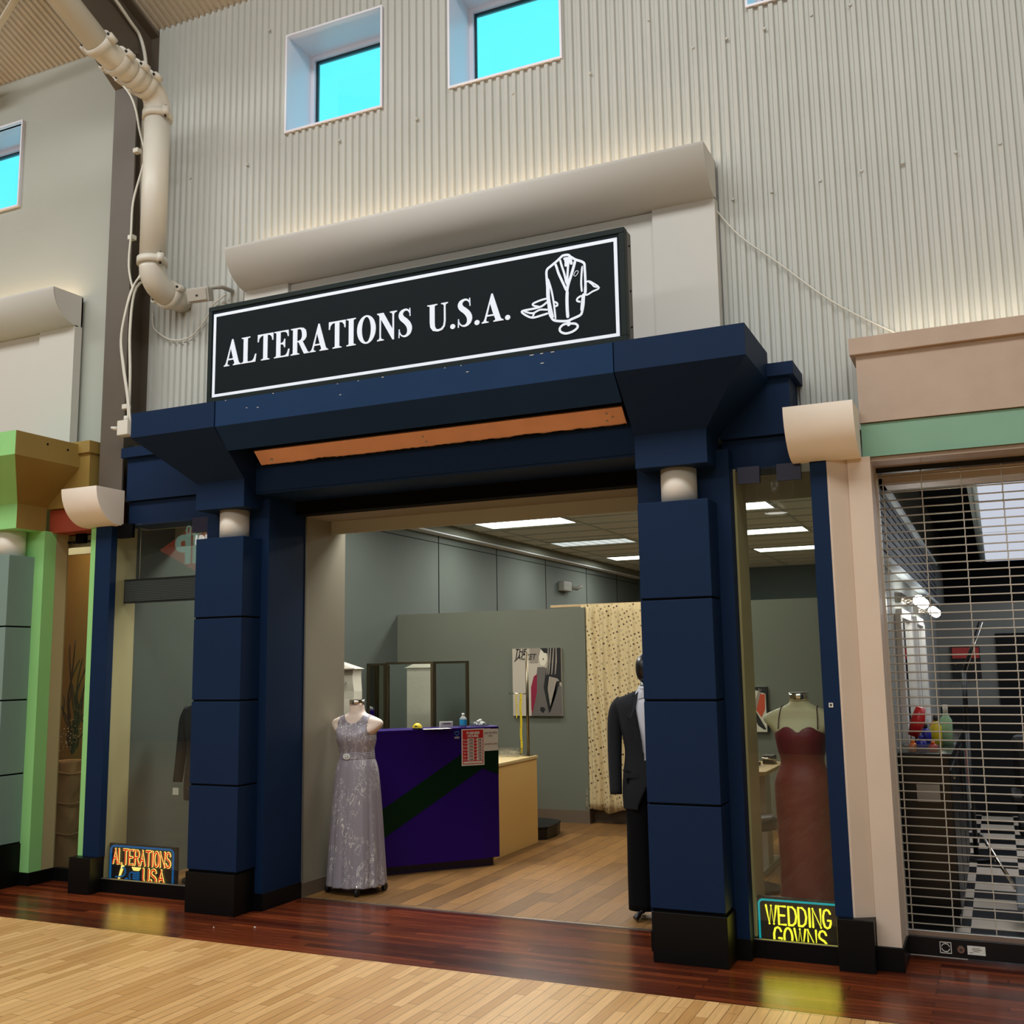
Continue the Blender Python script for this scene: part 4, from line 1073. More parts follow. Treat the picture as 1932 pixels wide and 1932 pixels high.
MB().hexa([(.0, 7.35, .12), (.60, 7.35, .12), (.60, 7.85, .22), (.0, 7.85, .22), (.0, 7.35, .14), (.60, 7.35, .14), (.60, 7.85, .24), (.0, 7.85, .24)]).build('footplate', 'slat grey', t, .006)
MB().tube([(-.18, 7.75, .5), (0, 7.6, .2)], .012, 8).build('lever', 'chrome', t)

# ================================================================== INSIDE THE ALTERATIONS SHOP
slab('wall_shop_left', 'shop wall', -6.6, -6.33, 6.4, 19.9, 0, 3.5)
slab('wall_shop_back', 'shop teal', -6.6, -.72, 19.8, 19.9, 0, 3.5)
slab('wall_shop_right', 'shop grey', -.86, -.72, 6.57, 19.9, 0, 3.5)
slab('ceiling', 'tile white', -6.6, -.72, 6.57, 19.9, 3.42, 3.46)
slab('wall_over_window', 'shop taupe', -6.36, -4.73, 6.51, 6.57, 2.80, 3.42)
slab('wall_over_window', 'shop taupe', -1.94, -.72, 6.51, 6.57, 2.80, 3.42)
slab('trim_9', 'tan jamb', -6.36, -6.292, 6.215, 6.31, 0, 2.80)
slab('trim_10', 'tan jamb', -6.36, -6.302, 6.31, 6.437, 0, 2.80)
slab('trim_11', 'trim light', -6.33, -6.18, 7.1, 19.8, 3.29, 3.31)
slab('trim_12', 'shop grey', -6.19, -6.165, 7.1, 19.8, 3.31, 3.42)
for i, y in enumerate((11.6, 13.31, 15.09, 16.9, 18.5)):
    slab('trim_%d' % (20+i), 'groove black', -6.331, -6.327, y, y+.018, 2.2, 3.29)
slab('trim_13', 'groove black', -6.331, -6.327, 7.1, 19.8, 3.195, 3.203)
# ceiling grid with light panels
g = MB()
for k in range(22): g.box(-6.16, -.86, 6.80+.61*k-.012+.146, 6.80+.61*k+.012+.146, 3.408, 3.42)
for k in range(5): g.box(-5.846+1.22*k-.012, -5.846+1.22*k+.012, 7.1, 19.8, 3.406, 3.42)
struct(g.build('trim_14', 'grid metal'))
def troffer(x, y, lab, on=True):
    t = thing('ceiling_light', lab, 'ceiling light', (x, y, 3.40), 'ceiling light panels of the tailor shop')
    f = MB(); a, b = .595, .29
    f.box(x-a, x+a, y-b, y-b+.02, 3.40, 3.42).box(x-a, x+a, y+b-.02, y+b, 3.40, 3.42).box(x-a, x-a+.02, y-b+.02, y+b-.02, 3.40, 3.42).box(x+a-.02, x+a, y-b+.02, y+b-.02, 3.40, 3.42)
    f.build('frame', 'grid metal', t)
    MB().box(x-a+.02, x+a-.02, y-b+.02, y+b-.02, 3.406, 3.418).build('diffuser', 'troffer' if on else 'troffer dim', t)
    for k in range(1, 8):
        MB().box(x-a+.149*k-.003, x-a+.149*k+.003, y-b+.02, y+b-.02, 3.403, 3.407).build('louvre', 'grid metal', t)
glow('troffer dim', (225, 232, 226), .9)
names = ['first', 'second', 'third', 'fourth']
for i, y in enumerate((9.42, 11.86, 14.30, 16.74)):  # nearest panel of this row is unseen, added to supply light
    troffer(-5.23, y, ['ceiling light panel hidden just behind the entrance header, nearest the counter', 'first ceiling light panel from the entrance in the row seen through the doorway', 'second ceiling light panel in the doorway row, dimmer than its neighbours', 'third ceiling light panel in the doorway row, partly behind the navy pillar'][i], on=(i != 2))
for i, y in enumerate((9.42, 11.86, 14.30, 16.74)):  # here too the nearest panel is an unseen addition for light
    troffer(-2.78, y, ['ceiling light panel hidden above the curtain side of the entrance', 'highest ceiling light panel seen through the WEDDING GOWNS window', 'middle ceiling light panel seen through the WEDDING GOWNS window', 'lowest ceiling light panel seen through the WEDDING GOWNS window'][i])
for y in (11.86, 14.3, 16.74):
    for x in (-5.23, -2.78): area('panel_light', (x, y, 3.39), 1.1, 42, (1, 1, .96), (0, 0, -1), .5)
for x, y, e_ in ((-5.23, 9.42, 20), (-2.78, 9.42, 24), (-4.6, 7.6, 62)): area('panel_light', (x, y, 3.39), 1.1, e_, (1, .985, .93), (0, 0, -1), .5)  # lamps of the unseen panels added behind the entrance header
troffer(-4.6, 7.6, 'ceiling light panel right behind the entrance header over the silver dress')  # unseen panel added to light the front of the shop

# low partition with baseboard
slab('wall_partition', 'shop grey', -6.33, -4.0, 10.6, 10.72, 0, 2.255)
slab('baseboard_partition', 'shop base', -6.33, -3.993, 10.59, 10.73, 0, .13)
slab('wall_partition_far', 'shop grey', -4.0, -.86, 10.74, 10.84, 0, 2.27)
slab('baseboard_partition_far', 'shop base', -3.99, -.86, 10.73, 10.74, 0, .13)
# curtain on a wooden rod
t = thing('curtain_rod', 'pale wooden rod lying along the top of the grey partition', 'rod', (-3.7, 10.66, 2.27))
MB().box(-4.42, -2.9, 10.66, 10.70, 2.268, 2.295).build('rod', 'light wood', t, .003)
m = MB(); n = 150; X0, X1 = -4.03, -3.0
cols = []
for i in range(n+1):
    s = i/n; x = X0+(X1-X0)*s
    cols.append((x, s))
rows = 24
for i in range(n+1):
    x, s = cols[i]
    for j in range(rows+1):
        v = j/rows
        z = .135+(2.285-.135)*v + (.02*math.sin(i*.13) if j == 0 else 0)
        amp = (.022*(1-v*.5))*(1+.6*math.sin(s*9))
        y = 10.60+amp*math.sin(s*46+.8*math.sin(v*3))+.008*math.sin(s*120+v*4)+.06*(v-1)*(1 if s < .5 else .6)*.5+.02
        m.v.append((x+.014*math.sin(v*5+s*5), y, z))
for i in range(n):
    for j in range(rows):
        a = i*(rows+1)+j; m.f.append((a, a+rows+1, a+rows+2, a+1)); m.sm.append(True)
tag(m.build('curtain', 'curtain print', solid=.003), 'beige printed fabric curtain hanging from the wooden rod', 'curtain')

# emergency light on the side wall
t = thing('emergency_light', 'small grey emergency lamp high on the left shop wall', 'lamp', (-6.3, 15.7, 2.85))
MB().box(-6.33, -6.22, 15.6, 15.95, 2.82, 2.98).build('housing', 'lamp grey', t, .02)
MB().tube([(-6.27, 15.95, 2.9), (-6.2, 16.1, 2.88), (-6.12, 16.15, 2.93)], .03, 8).build('lamp_head', 'lamp grey', t)

# purple counter
A = Vector((-4.70, 7.282)); B = Vector((-3.99, 8.068)); Cc = Vector((-3.905, 8.20)); D = Vector((-4.03, 8.36)); E_ = Vector((-4.92, 7.50))
dir_ = (B-A).normalized(); nrm = Vector((dir_.y, -dir_.x))
t = thing('service_counter', 'dark purple service counter with a dark green diagonal stripe', 'counter', (-4.3, 7.8, 0))
MB().prism([tuple(A), tuple(B), tuple(Cc), tuple(D), tuple(E_)], .07, 1.12, 'z').build('body', 'purple laminate', t)
MB().prism([tuple(A-nrm*-.004), tuple(B+nrm*.004), tuple(Cc+Vector((.006, -.002))), tuple(D), tuple(E_)], 1.12, 1.14, 'z').build('top', 'purple laminate', t, .002)
ins = [A-nrm*.05, B-nrm*.05+dir_*-.01, Cc+Vector((-.06, -.0)), D+Vector((-.03, -.05)), E_+Vector((.04, .0))]
MB().prism([tuple(p) for p in ins], 0, .07, 'z').build('toe_kick', 'purple dark', t)
P0 = Vector((-4.575, 7.42)); 
def onc(s, z, off=.002):
    q = P0+(Vector((-3.97, 8.09))-P0).normalized()*s
    k = (B-A).normalized(); base = A+k*((q-A).dot(k)); w = base+nrm*off
    return (w.x, w.y, z)
LB = (B-P0).length
st = [(-.15, .43), (LB, 1.035), (LB, .80), (-.15, .20)]
m = MB().add([onc(*p) for p in st]+[onc(*p, off=0) for p in st], [(0, 1, 2, 3), (4, 7, 6, 5), (0, 4, 5, 1), (1, 5, 6, 2), (2, 6, 7, 3), (3, 7, 4, 0)])
n2 = (Cc-B).normalized(); n2n = Vector((n2.y, -n2.x))*.0025
a, b = B+n2n, Cc+n2n
m.add([(a.x, a.y, .80), (b.x, b.y, .74), (b.x, b.y, 1.02), (a.x, a.y, 1.035)], [(0, 1, 2, 3)])
m.build('green_stripe', 'green laminate', t, fix=False)

def cplace(s, z, off): 
    k = (B-A).normalized(); p = onc(s, z, off)
    return lambda u, v, w: (p[0]+k.x*u+nrm.x*w, p[1]+k.y*u+nrm.y*w, p[2]+v)
def cbox(s0, s1, z0, z1, o0, o1):
    p = [onc(s0, z0, o1), onc(s1, z0, o1), onc(s1, z0, o0), onc(s0, z0, o0), onc(s0, z1, o1), onc(s1, z1, o1), onc(s1, z1, o0), onc(s0, z1, o0)]
    return p
hs = thing('hours_sign', 'red and white BUSINESS HOURS card taped on the purple counter', 'sign', onc(.79, .84))
MB().hexa(cbox(.685, .888, .828, 1.128, .003, .006)).build('card', 'paper white', hs)
MB().hexa(cbox(.694, .879, .840, 1.119, .006, .0068)).build('red_field', 'red paper', hs)
def put(body, size, s, z, m_, par, off=.0075, **k):
    v, f = text_mesh(body, size, cplace(s, z, off), .0006, **k)
    return MB().add(v, f).build('lettering', m_, par)
put('BUSINESS', .028, .787, 1.085, 'paper white', hs, bold=.0012)
put('HOURS:', .028, .787, 1.060, 'paper white', hs, bold=.0012)
days = [('Mon', '10:00', '7:00'), ('Tue', '10:00', '7:00'), ('Wed', '10:00', '7:00'), ('Thur', '10:00', '7:00'), ('Fri', '10:00', '7:00'), ('Sat', '10:00', '7:00'), ('Sun', '11:00', '6:00')]
for i, (d, a_, b_) in enumerate(days):
    z = 1.034-.0265*i
    MB().hexa(cbox(.736, .795, z-.006, z+.016, .0068, .0074)).build('time_box', 'paper white', hs)
    MB().hexa(cbox(.818, .873, z-.006, z+.016, .0068, .0074)).build('time_box', 'paper white', hs)
    put(d, .019, .714, z-.002, 'paper white', hs)
    put(a_, .018, .766, z-.002, 'ink', hs, off=.008, bold=.0006)
    put('to', .016, .806, z-.002, 'paper white', hs)
    put(b_, .018, .846, z-.002, 'ink', hs, off=.008, bold=.0006)
MB().hexa(cbox(.700, .873, .846, .862, .0068, .0074)).build('time_box', 'paper white', hs)
# white card on the chamfer
wl = (Cc-B).length
def fplace(s, z, off):
    q = B+n2*s+Vector((n2.y, -n2.x))*off
    return lambda u, v, w: (q.x+n2.x*u+n2.y*w, q.y+n2.y*u-n2.x*w, z+v)
ct = thing('payment_sign', 'white CASH OR CHECK ONLY card on the end of the purple counter', 'sign', (B.x, B.y, .96))
pl = fplace(0, 0, 0)
def fbox(s0, s1, z0, z1, o0, o1): return [pl(s0, z0, o1), pl(s1, z0, o1), pl(s1, z0, o0), pl(s0, z0, o0), pl(s0, z1, o1), pl(s1, z1, o1), pl(s1, z1, o0), pl(s0, z1, o0)]
MB().hexa(fbox(.008, wl-.004, .94, 1.125, .003, .005)).build('card', 'paper white', ct)
for body, z, m_, sz in (('CASH OR CHECK', 1.082, 'ink', .021), ('ONLY', 1.056, 'ink', .021), ('NO CREDIT CARDS', .99, 'maroon ink', .019)):
    v, f = text_mesh(body, sz, fplace(wl*.5, z, .0058), .0005, width=.78); MB().add(v, f).build('lettering', m_, ct)
# blue heart decal with small print
hd = thing('heart_decal', 'small blue heart outline decal on the purple counter', 'decal', onc(.645, 1.06))
ps = [(.0+.02*16*math.sin(a)**3/16, (13*math.cos(a)-5*math.cos(2*a)-2*math.cos(3*a)-math.cos(4*a))/16*.022) for a in [k*2*math.pi/32 for k in range(32)]]
pc = cplace(.645, 1.095, .003)
MB().tube([pc(u, v, 0) for u, v in ps], .0028, 5, closed=True).build('heart', 'heart blue', hd)
put('THE PLUS CARE', .009, .645, 1.062, 'paper white', hd, off=.003) if False else MB().hexa(cbox(.622, .668, 1.062, 1.067, .002, .003)).hexa(cbox(.624, .666, 1.053, 1.056, .002, .003)).build('small_print', 'paper white', hd)

# things on the counter
t = thing('service_bell', 'yellow call bell on a black foot on the counter top', 'bell', (-4.39, 7.67, 1.14))
MB().cyl(-4.39, 7.67, 1.14, 1.152, .042, 24).build('foot', 'black plastic', t)
MB().loft([(1.152, -4.39, 7.67, .040, .040), (1.165, -4.39, 7.67, .038, .038), (1.18, -4.39, 7.67, .028, .028), (1.19, -4.39, 7.67, .012, .012), (1.191, -4.39, 7.67, .001, .001)], 24).build('dome', 'yellow', t)
MB().cyl(-4.39, 7.67, 1.19, 1.203, .004, 10).build('striker', 'chrome', t)
MB().box(-4.395, -4.37, 7.631, 7.634, 1.163, 1.171).build('print', 'ink', t)
for k, (x, y, a) in enumerate(((-4.27, 7.72, .5), (-4.22, 7.76, .8))):
    c_, s_ = math.cos(a), math.sin(a); z = 1.1405+.001*k
    P = [(x+c_*u-s_*v, y+s_*u+c_*v) for u, v in ((-.08, -.05), (.08, -.05), (.08, .05), (-.08, .05))]
    tag(MB().prism(P, z, z+.001, 'z').build('paper_sheet', 'paper white'), ('white paper sheet lying beside the yellow bell', 'white paper sheet lying toward the card holder')[k], 'paper')
t = thing('card_holder', 'small white card holder with a dark slot on the counter top', 'card holder', (-4.24, 7.92, 1.14))
hold = [(-4.29, 7.885), (-4.215, 7.968), (-4.235, 7.985), (-4.31, 7.902)]
MB().prism(hold, 1.14, 1.19, 'z').build('body', 'paper white', t)
q = MB(); k_ = (B-A).normalized()
p_ = Vector((-4.29, 7.885))+k_*.02+nrm*.001; r_ = p_+k_*.07
q.add([(p_.x, p_.y, 1.168), (r_.x, r_.y, 1.168), (r_.x, r_.y, 1.176), (p_.x, p_.y, 1.176)], [(0, 1, 2, 3)]); q.build('slot', 'ink', t, fix=False)
t = thing('sanitizer_bottle', 'clear hand sanitizer bottle with blue label on the counter', 'bottle', (-4.15, 8.03, 1.14))
MB().loft([(1.14, -4.15, 8.03, .032, .02), (1.21, -4.15, 8.03, .032, .02), (1.225, -4.15, 8.03, .018, .014), (1.232, -4.15, 8.03, .010, .010)], 20, cap=True).build('body', 'clear plastic', t)
MB().loft([(1.155, -4.15, 8.03, .0325, .0205), (1.205, -4.15, 8.03, .0325, .0205)], 20).build('label', 'label blue', t)
MB().cyl(-4.15, 8.03, 1.232, 1.255, .012, 12).build('cap', 'candy white', t)
t = thing('candy_box', 'clear box heaped with white wrapped candy at the counter corner', 'box', (-4.07, 8.18, 1.14))
bx = (-4.13, -4.01, 8.12, 8.24)
MB().box(bx[0], bx[1], bx[2], bx[2]+.004, 1.14, 1.175).box(bx[0], bx[1], bx[3]-.004, bx[3], 1.14, 1.175).box(bx[0], bx[0]+.004, bx[2], bx[3], 1.14, 1.175).box(bx[1]-.004, bx[1], bx[2], bx[3], 1.14, 1.175).build('container', 'acrylic', t)
m = MB()
for k in range(60):
    x = -4.07+random.gauss(0, .026); y = 8.18+random.gauss(0, .026); x = min(max(x, bx[0]+.015), bx[1]-.015); y = min(max(y, bx[2]+.015), bx[3]-.015)
    z = 1.15+.045*random.random()*(1-abs(x+4.07)/.07)
    m.ball((x, y, z), (.012+.004*random.random(), .008, .007), 6)
o = tag(m.build('wrapped_candy', 'candy white'), 'heap of white wrapped candy in the clear box', 'candy'); o['kind'] = 'stuff'

# beige cabinet
t = thing('cabinet', 'beige cabinet standing behind the purple counter', 'cabinet', (-4.3, 8.9, 0))
MB().box(-4.62, -4.045, 8.38, 9.34, 0, .775).build('body', 'beige laminate', t, .002)
MB().box(-4.63, -4.035, 8.37, 9.35, .775, .80).build('top', 'beige top', t, .002)
t = thing('display_pole', 'thin metal pole with a crossbar standing on the beige cabinet', 'pole', (-4.10, 9.27, .80))
MB().box(-4.14, -4.06, 9.22, 9.32, .80, .806).build('foot', 'mirror frame', t)
MB().tube([(-4.10, 9.27, .80), (-4.10, 9.27, 1.77)], .014, 10).build('pole', 'mirror frame', t)
MB().tube([(-4.10, 9.27, 1.38), (-4.27, 9.22, 1.385)], .006, 6).build('crossbar', 'chrome', t)
tapes = [(-4.155, .82, 1.38, .022, 'wide yellow measuring tape hanging beside the metal pole'), (-4.20, 1.15, 1.38, .010, 'narrow yellow measuring tape hanging toward the crossbar end')]
for x, z0, z1, w_, lab in tapes:
    tt = thing('measuring_tape', lab, 'measuring tape', (x, 9.25, z0), 'measuring tapes on the crossbar')
    m = MB(); 
    P = [(x+.004*math.sin(k), 9.235-.004*math.cos(k*.7), z0+(z1-z0)*k/14) for k in range(15)]
    for a_, b_ in zip(P[:-1], P[1:]): m.add([(a_[0]-w_/2, a_[1], a_[2]), (a_[0]+w_/2, a_[1], a_[2]), (b_[0]+w_/2, b_[1], b_[2]), (b_[0]-w_/2, b_[1], b_[2])], [(0, 1, 2, 3)])
    m.build('tape', 'yellow', tt, solid=.001)
    m = MB(); n = int((z1-z0)/.025)
    for k in range(n): m.box(x-w_/2, x-w_/2+w_*(.7 if k % 5 == 0 else .4), 9.2295, 9.2300, z0+.025*k, z0+.025*k+.004)
    m.build('marks', 'ink', tt)
t = thing('pin_tray', 'clear box of pins and clips on the beige cabinet', 'tray', (-4.27, 9.35, .80))
MB().box(-4.38, -4.14, 9.10, 9.105, .80, .88).box(-4.38, -4.14, 9.235, 9.24, .80, .88).box(-4.38, -4.375, 9.105, 9.235, .80, .88).box(-4.145, -4.14, 9.105, 9.235, .80, .88).build('box', 'acrylic', t)
m = MB()
for k in range(110): 
    a = random.random()*6.28; x = -4.25+random.uniform(-.09, .09); y = 9.17+random.uniform(-.05, .05); z = .803+random.random()*.05
    m.tube([(x, y, z), (x+.02*math.cos(a), y+.02*math.sin(a), z+random.uniform(0, .012))], .0018, 4)
o = m.build('pins', 'chrome', t); o['kind'] = 'stuff'

# low black step
t = thing('step_platform', 'low black rounded fitting platform on the floor beyond the cabinet', 'platform', (-4.2, 9.75, 0))
pr = [(-4.6, 9.45), (-4.12, 9.45), (-4.03, 9.52), (-4.02, 9.75), (-4.06, 9.93), (-4.2, 10.02), (-4.6, 10.02)]
MB().prism(pr, 0, .10, 'z').build('body', 'black plastic', t, .008)
MB().prism([(x+.01, y-.0) for x, y in pr], .10, .125, 'z').build('top', 'black rubber', t, .01)

# poster THE JACKET
t = thing('poster', 'canvas print THE JACKET with a long-haired woman on the grey partition', 'poster', (-4.55, 10.57, 1.11))
px0, px1, pz0, pz1 = -4.845, -4.27, 1.105, 1.83
MB().box(px0, px1, 10.565, 10.6, pz0, pz1).build('canvas', 'poster ground', t)
def pp(loops, m_, d, nm):
    W, H = px1-px0, pz1-pz0
    v, f = shape_mesh([[(u*W, v_*H) for u, v_ in lp] for lp in loops], on_front(px0, 10.564-.0006*d, pz0), .0008)
    MB().add(v, f).build(nm, m_, t)
pp([[(.38, 0), (1, 0), (1, .42), (.9, .55), (.78, .66), (.66, .72), (.52, .72), (.50, .62), (.44, .45), (.40, .2)]], 'poster grey', 1, 'jacket')
pp([[(.36, .78), (.53, .78), (.60, 1), (.36, 1)]], 'poster mid', 1, 'grey_patch')
pp([[(.40, .02), (.50, .35), (.51, .62), (.44, .58), (.38, .42), (.38, .1)]], 'poster wine', 2, 'scarf')
pp([[(.60, 1), (.55, .86), (.565, .80), (.58, .76), (.60, .745), (.66, .74), (.72, .80), (.74, .9), (.72, 1)]], 'poster cream', 2, 'face')
pp([[(.58, 1), (.66, .93), (.72, .92), (.73, .80), (.70, .70), (.76, .58), (.92, .55), (1, .48), (1, 1)]], 'poster black', 3, 'hair')
for i, (a_, b_) in enumerate(((.74, .70), (.79, .74), (.85, .80), (.90, .87))):
    pp([[(a_, 1), (a_+.018, 1), (b_+.05, .80), (b_+.02, .62), (b_, .60), (b_+.02, .80)]], 'poster mid', 4, 'hair_strand')
pp([[(.70, .70), (.64, .42), (.74, .04), (.78, .08), (.72, .40), (.76, .62)]], 'poster black', 3, 'lapel')
pp([[(.78, .08), (.98, .52), (.90, .50), (.76, .12)]], 'poster black', 3, 'lapel')
pp([[(.71, .42), (.74, .58), (.92, .56), (.88, .30), (.78, .12), (.74, .25)]], 'poster mid', 3, 'blouse')
pp([[(.56, .08), (.62, .04), (.67, .10), (.63, .13), (.57, .13)]], 'poster black', 3, 'pocket')
pp([[(.625, .845), (.645, .85), (.66, .835), (.64, .825)]], 'poster black', 4, 'lips')
for body, u, v_, sz in (('THE', .17, .915, .085), ('JACKET', .27, .835, .085)):
    v, f = text_mesh(body, sz, on_front(px0+u*(px1-px0), 10.561, pz0+v_*(pz1-pz0)), .0008, shear=.28, width=.85, bold=.001)
    MB().add(v, f).build('lettering', 'poster black', t)

# three-part mirror
t = thing('folding_mirror', 'tall three-part mirror in metal frames behind the counter', 'mirror', (-5.4, 9.3, 0))
def mpanel(x0, y0, x1, y1, z0, z1, fw_=.022):
    a, b = Vector((x0, y0)), Vector((x1, y1)); d = (b-a).normalized(); n_ = Vector((d.y, -d.x)); L_ = (b-a).length
    def bx(s0, s1, q0, q1, o0, o1):
        P = [a+d*s0+n_*o1, a+d*s1+n_*o1, a+d*s1+n_*o0, a+d*s0+n_*o0]
        return [(p.x, p.y, q0) for p in P]+[(p.x, p.y, q1) for p in P]
    MB().hexa(bx(fw_, L_-fw_, z0+fw_, z1-fw_, 0, .006)).build('mirror_panel', 'mirror', t)
    m = MB().hexa(bx(0, fw_, z0, z1, -.012, .016)).hexa(bx(L_-fw_, L_, z0, z1, -.012, .016)).hexa(bx(fw_, L_-fw_, z0, z0+fw_, -.012, .016)).hexa(bx(fw_, L_-fw_, z1-fw_, z1, -.012, .016))
    m.build('frame', 'mirror frame', t)
mpanel(-5.68, 9.3, -5.14, 9.3, .12, 1.70)
mpanel(-5.78, 9.09, -5.69, 9.29, .12, 1.69)
mpanel(-5.12, 9.29, -4.655, 9.12, .12, 1.70)
for x in (-5.66, -5.16): MB().box(x-.02, x+.02, 9.25, 9.5, 0, .13).build('foot', 'mirror frame', t)

# white garment box
t = thing('garment_bag', 'white canvas drop-off box with printed text and peaked lid by the side wall', 'garment bag', (-5.6, 8.4, 0))
x0, x1, y0, y1 = -5.95, -5.415, 8.28, 8.42
m = MB()
for k in range(24):
    z0, z1 = .0684*k, .0684*(k+1)
    w0, w1 = .006*math.sin(k*1.3), .006*math.sin((k+1)*1.3)
    m.hexa([(x0, y0+w0, z0), (x1+w0, y0+w0, z0), (x1+w0, y1, z0), (x0, y1, z0), (x0, y0+w1, z1), (x1+w1, y0+w1, z1), (x1+w1, y1, z1), (x0, y1, z1)])
m.build('cover', 'canvas white', t)
MB().add([(x0-.02, y0-.02, 1.64), (x1+.02, y0-.02, 1.64), (x1+.02, y1+.02, 1.64), (x0-.02, y1+.02, 1.64), (x0+.2, y0+.05, 1.74), (x1-.28, y0+.05, 1.74), (x1-.28, y1-.05, 1.74), (x0+.2, y1-.05, 1.74)],
         [(0, 1, 5, 4), (1, 2, 6, 5), (2, 3, 7, 6), (3, 0, 4, 7), (4, 5, 6, 7), (0, 3, 2, 1)]).build('lid', 'canvas white', t)
MB().tube([(x0-.02, y0-.022, 1.64), (x1+.02, y0-.022, 1.64)], .01, 6).build('rim', 'poster mid', t)
for body, z in (('ALTERATIONS USA', 1.495), ('DEPARTMENT', 1.44)):
    v, f = text_mesh(body, .045, on_front(-5.64, y0-.012, z), .001, width=.85); MB().add(v, f).build('lettering', 'poster grey', t)
t = thing('office_chair', 'black padded office chair behind the purple counter', 'chair', (-5.0, 8.45, 0))
MB().box(-5.2, -4.85, 8.3, 8.65, .45, .52).build('seat', 'black rubber', t, .02)
MB().box(-5.22, -4.84, 8.62, 8.68, .6, 1.05).build('backrest', 'black rubber', t, .02)
MB().cyl(-5.02, 8.48, .06, .45, .025, 10).build('post', 'black plastic', t)
MB().cyl(-5.02, 8.48, 0, .06, .26, 5).build('base', 'black plastic', t)

# sewing table, machine, scissors print (seen through the narrow window)
t = thing('sewing_table', 'sewing table with pale wooden top seen through the WEDDING GOWNS window', 'table', (-2.2, 9.3, 0))
MB().prism([(-2.75, 8.32), (-1.82, 8.30), (-1.69, 8.36), (-1.69, 9.24), (-2.75, 9.24)], .775, .805, 'z').build('table_top', 'wood pale', t, .003)
for x in (-2.65, -1.80):
    MB().box(x-.03, x+.03, 8.7, 8.9, .04, .775).build('leg', 'machine cream', t)
    MB().box(x-.04, x+.04, 8.42, 9.2, 0, .04).build('foot', 'machine cream', t)
MB().box(-2.62, -1.83, 8.78, 8.82, .3, .34).build('stretcher', 'machine cream', t)
MB().box(-2.0, -1.84, 8.4, 8.5, .62, .775).build('motor_box', 'machine dark', t, .006)
t = thing('sewing_machine', 'industrial sewing machine on the pale wooden table', 'sewing machine', (-2.05, 8.8, .805))
MB().box(-2.32, -1.84, 8.70, 8.92, .805, .83).build('bed', 'machine dark', t, .004)
MB().box(-1.96, -1.87, 8.74, 8.88, .83, .95).build('upright', 'machine cream', t, .015)
MB().box(-2.30, -1.87, 8.75, 8.87, .93, .985).build('arm', 'machine cream', t, .015)
MB().box(-2.30, -2.23, 8.75, 8.87, .86, .94).build('needle_head', 'machine cream', t, .01)
MB().tube([(-1.868, 8.72, .885), (-1.868, 8.68, .885)], .045, 20).build('handwheel', 'machine cream', t)
MB().tube([(-1.868, 8.678, .885), (-1.868, 8.672, .885)], .022, 16).build('hub', 'machine dark', t)
MB().tube([(-1.868, 8.72, .885), (-1.868, 8.80, .885)], .012, 8).build('shaft', 'chrome', t)
MB().tube([(-2.2, 8.8, .98), (-2.2, 8.8, 1.04)], .010, 8).build('thread_post', 'chrome', t)
MB().tube([(-2.25, 8.78, 1.01), (-1.92, 8.78, .985)], .012, 8).build('thread_rail', 'chrome', t)
t = thing('sewing_tools', 'dark attachment box with a metal rail beside the sewing machine', 'tool box', (-1.78, 9.05, .805))
MB().box(-1.84, -1.75, 8.98, 9.12, .805, .875).build('body', 'machine dark', t, .004)
MB().tube([(-1.84, 8.97, .855), (-1.72, 8.97, .84)], .008, 8).build('rail', 'chrome', t)
t = thing('stool', 'grey upholstered stool under the sewing table', 'stool', (-1.74, 7.95, 0))
MB().loft([(.44, -1.74, 7.95, .19, .19), (.50, -1.74, 7.95, .20, .20), (.53, -1.74, 7.95, .17, .17)], 28, cap=True).build('seat', 'machine dark', t)
MB().cyl(-1.74, 7.95, .03, .44, .03, 10).build('post', 'black plastic', t)
MB().cyl(-1.74, 7.95, 0, .03, .2, 20).build('base', 'black plastic', t)
t = thing('poster', 'canvas print of crossed scissors and shears on the grey back partition', 'poster', (-2.2, 10.8, 1.1))
qx0, qx1, qz0, qz1 = -2.44, -2.13, .955, 1.40
MB().box(qx0, qx1, 10.70, 10.74, qz0, qz1).build('canvas', 'poster cream', t)
MB().box(qx1, qx1+.012, 10.702, 10.74, qz0, qz1).build('canvas_edge', 'poster black', t)
def qp(loops, m_, d, nm):
    W, H = qx1-qx0, qz1-qz0
    v, f = shape_mesh([[(u*W, v_*H) for u, v_ in lp] for lp in loops], on_front(qx0, 10.699-.0006*d, qz0), .0008)
    MB().add(v, f).build(nm, m_, t)
qp([[(.10, .80), (.26, .80), (.30, .62), (.44, .40), (.40, .36), (.22, .55), (.12, .74)]], 'poster black', 1, 'black_handle')
qp([[(.60, .38), (.66, .46), (.98, .06), (.90, .05), (.72, .14), (.62, .3)]], 'poster black', 1, 'black_handle')
qp([[(.62, 1), (1, 1), (1, .84), (.8, .9), (.64, .93)]], 'poster black', 1, 'corner')
qp([[(.34, 1), (.62, 1), (.62, .9), (.48, .86), (.34, .9)]], 'poster mid', 1, 'corner')
qp([[(.82, .84), (.98, .83), (.96, .5), (.84, .32), (.66, .5), (.74, .7)]], 'poster orange', 2, 'orange_blade')
qp([[(.20, .96), (.28, .98), (.52, .30), (.44, .05), (.38, .06), (.42, .3)]], 'poster mid', 3, 'grey_blade')
qp([[(.88, .94), (.80, .96), (.50, .35), (.54, .10), (.60, .10), (.60, .3)]], 'poster mid', 3, 'grey_blade')
for cx, cz in ((.22, .96), (.88, .92), (.40, .08), (.58, .13)):
    qp([ell(cx, cz, .07, .05, 20), ell(cx, cz, .035, .025, 20)], 'poster black', 4, 'ring')

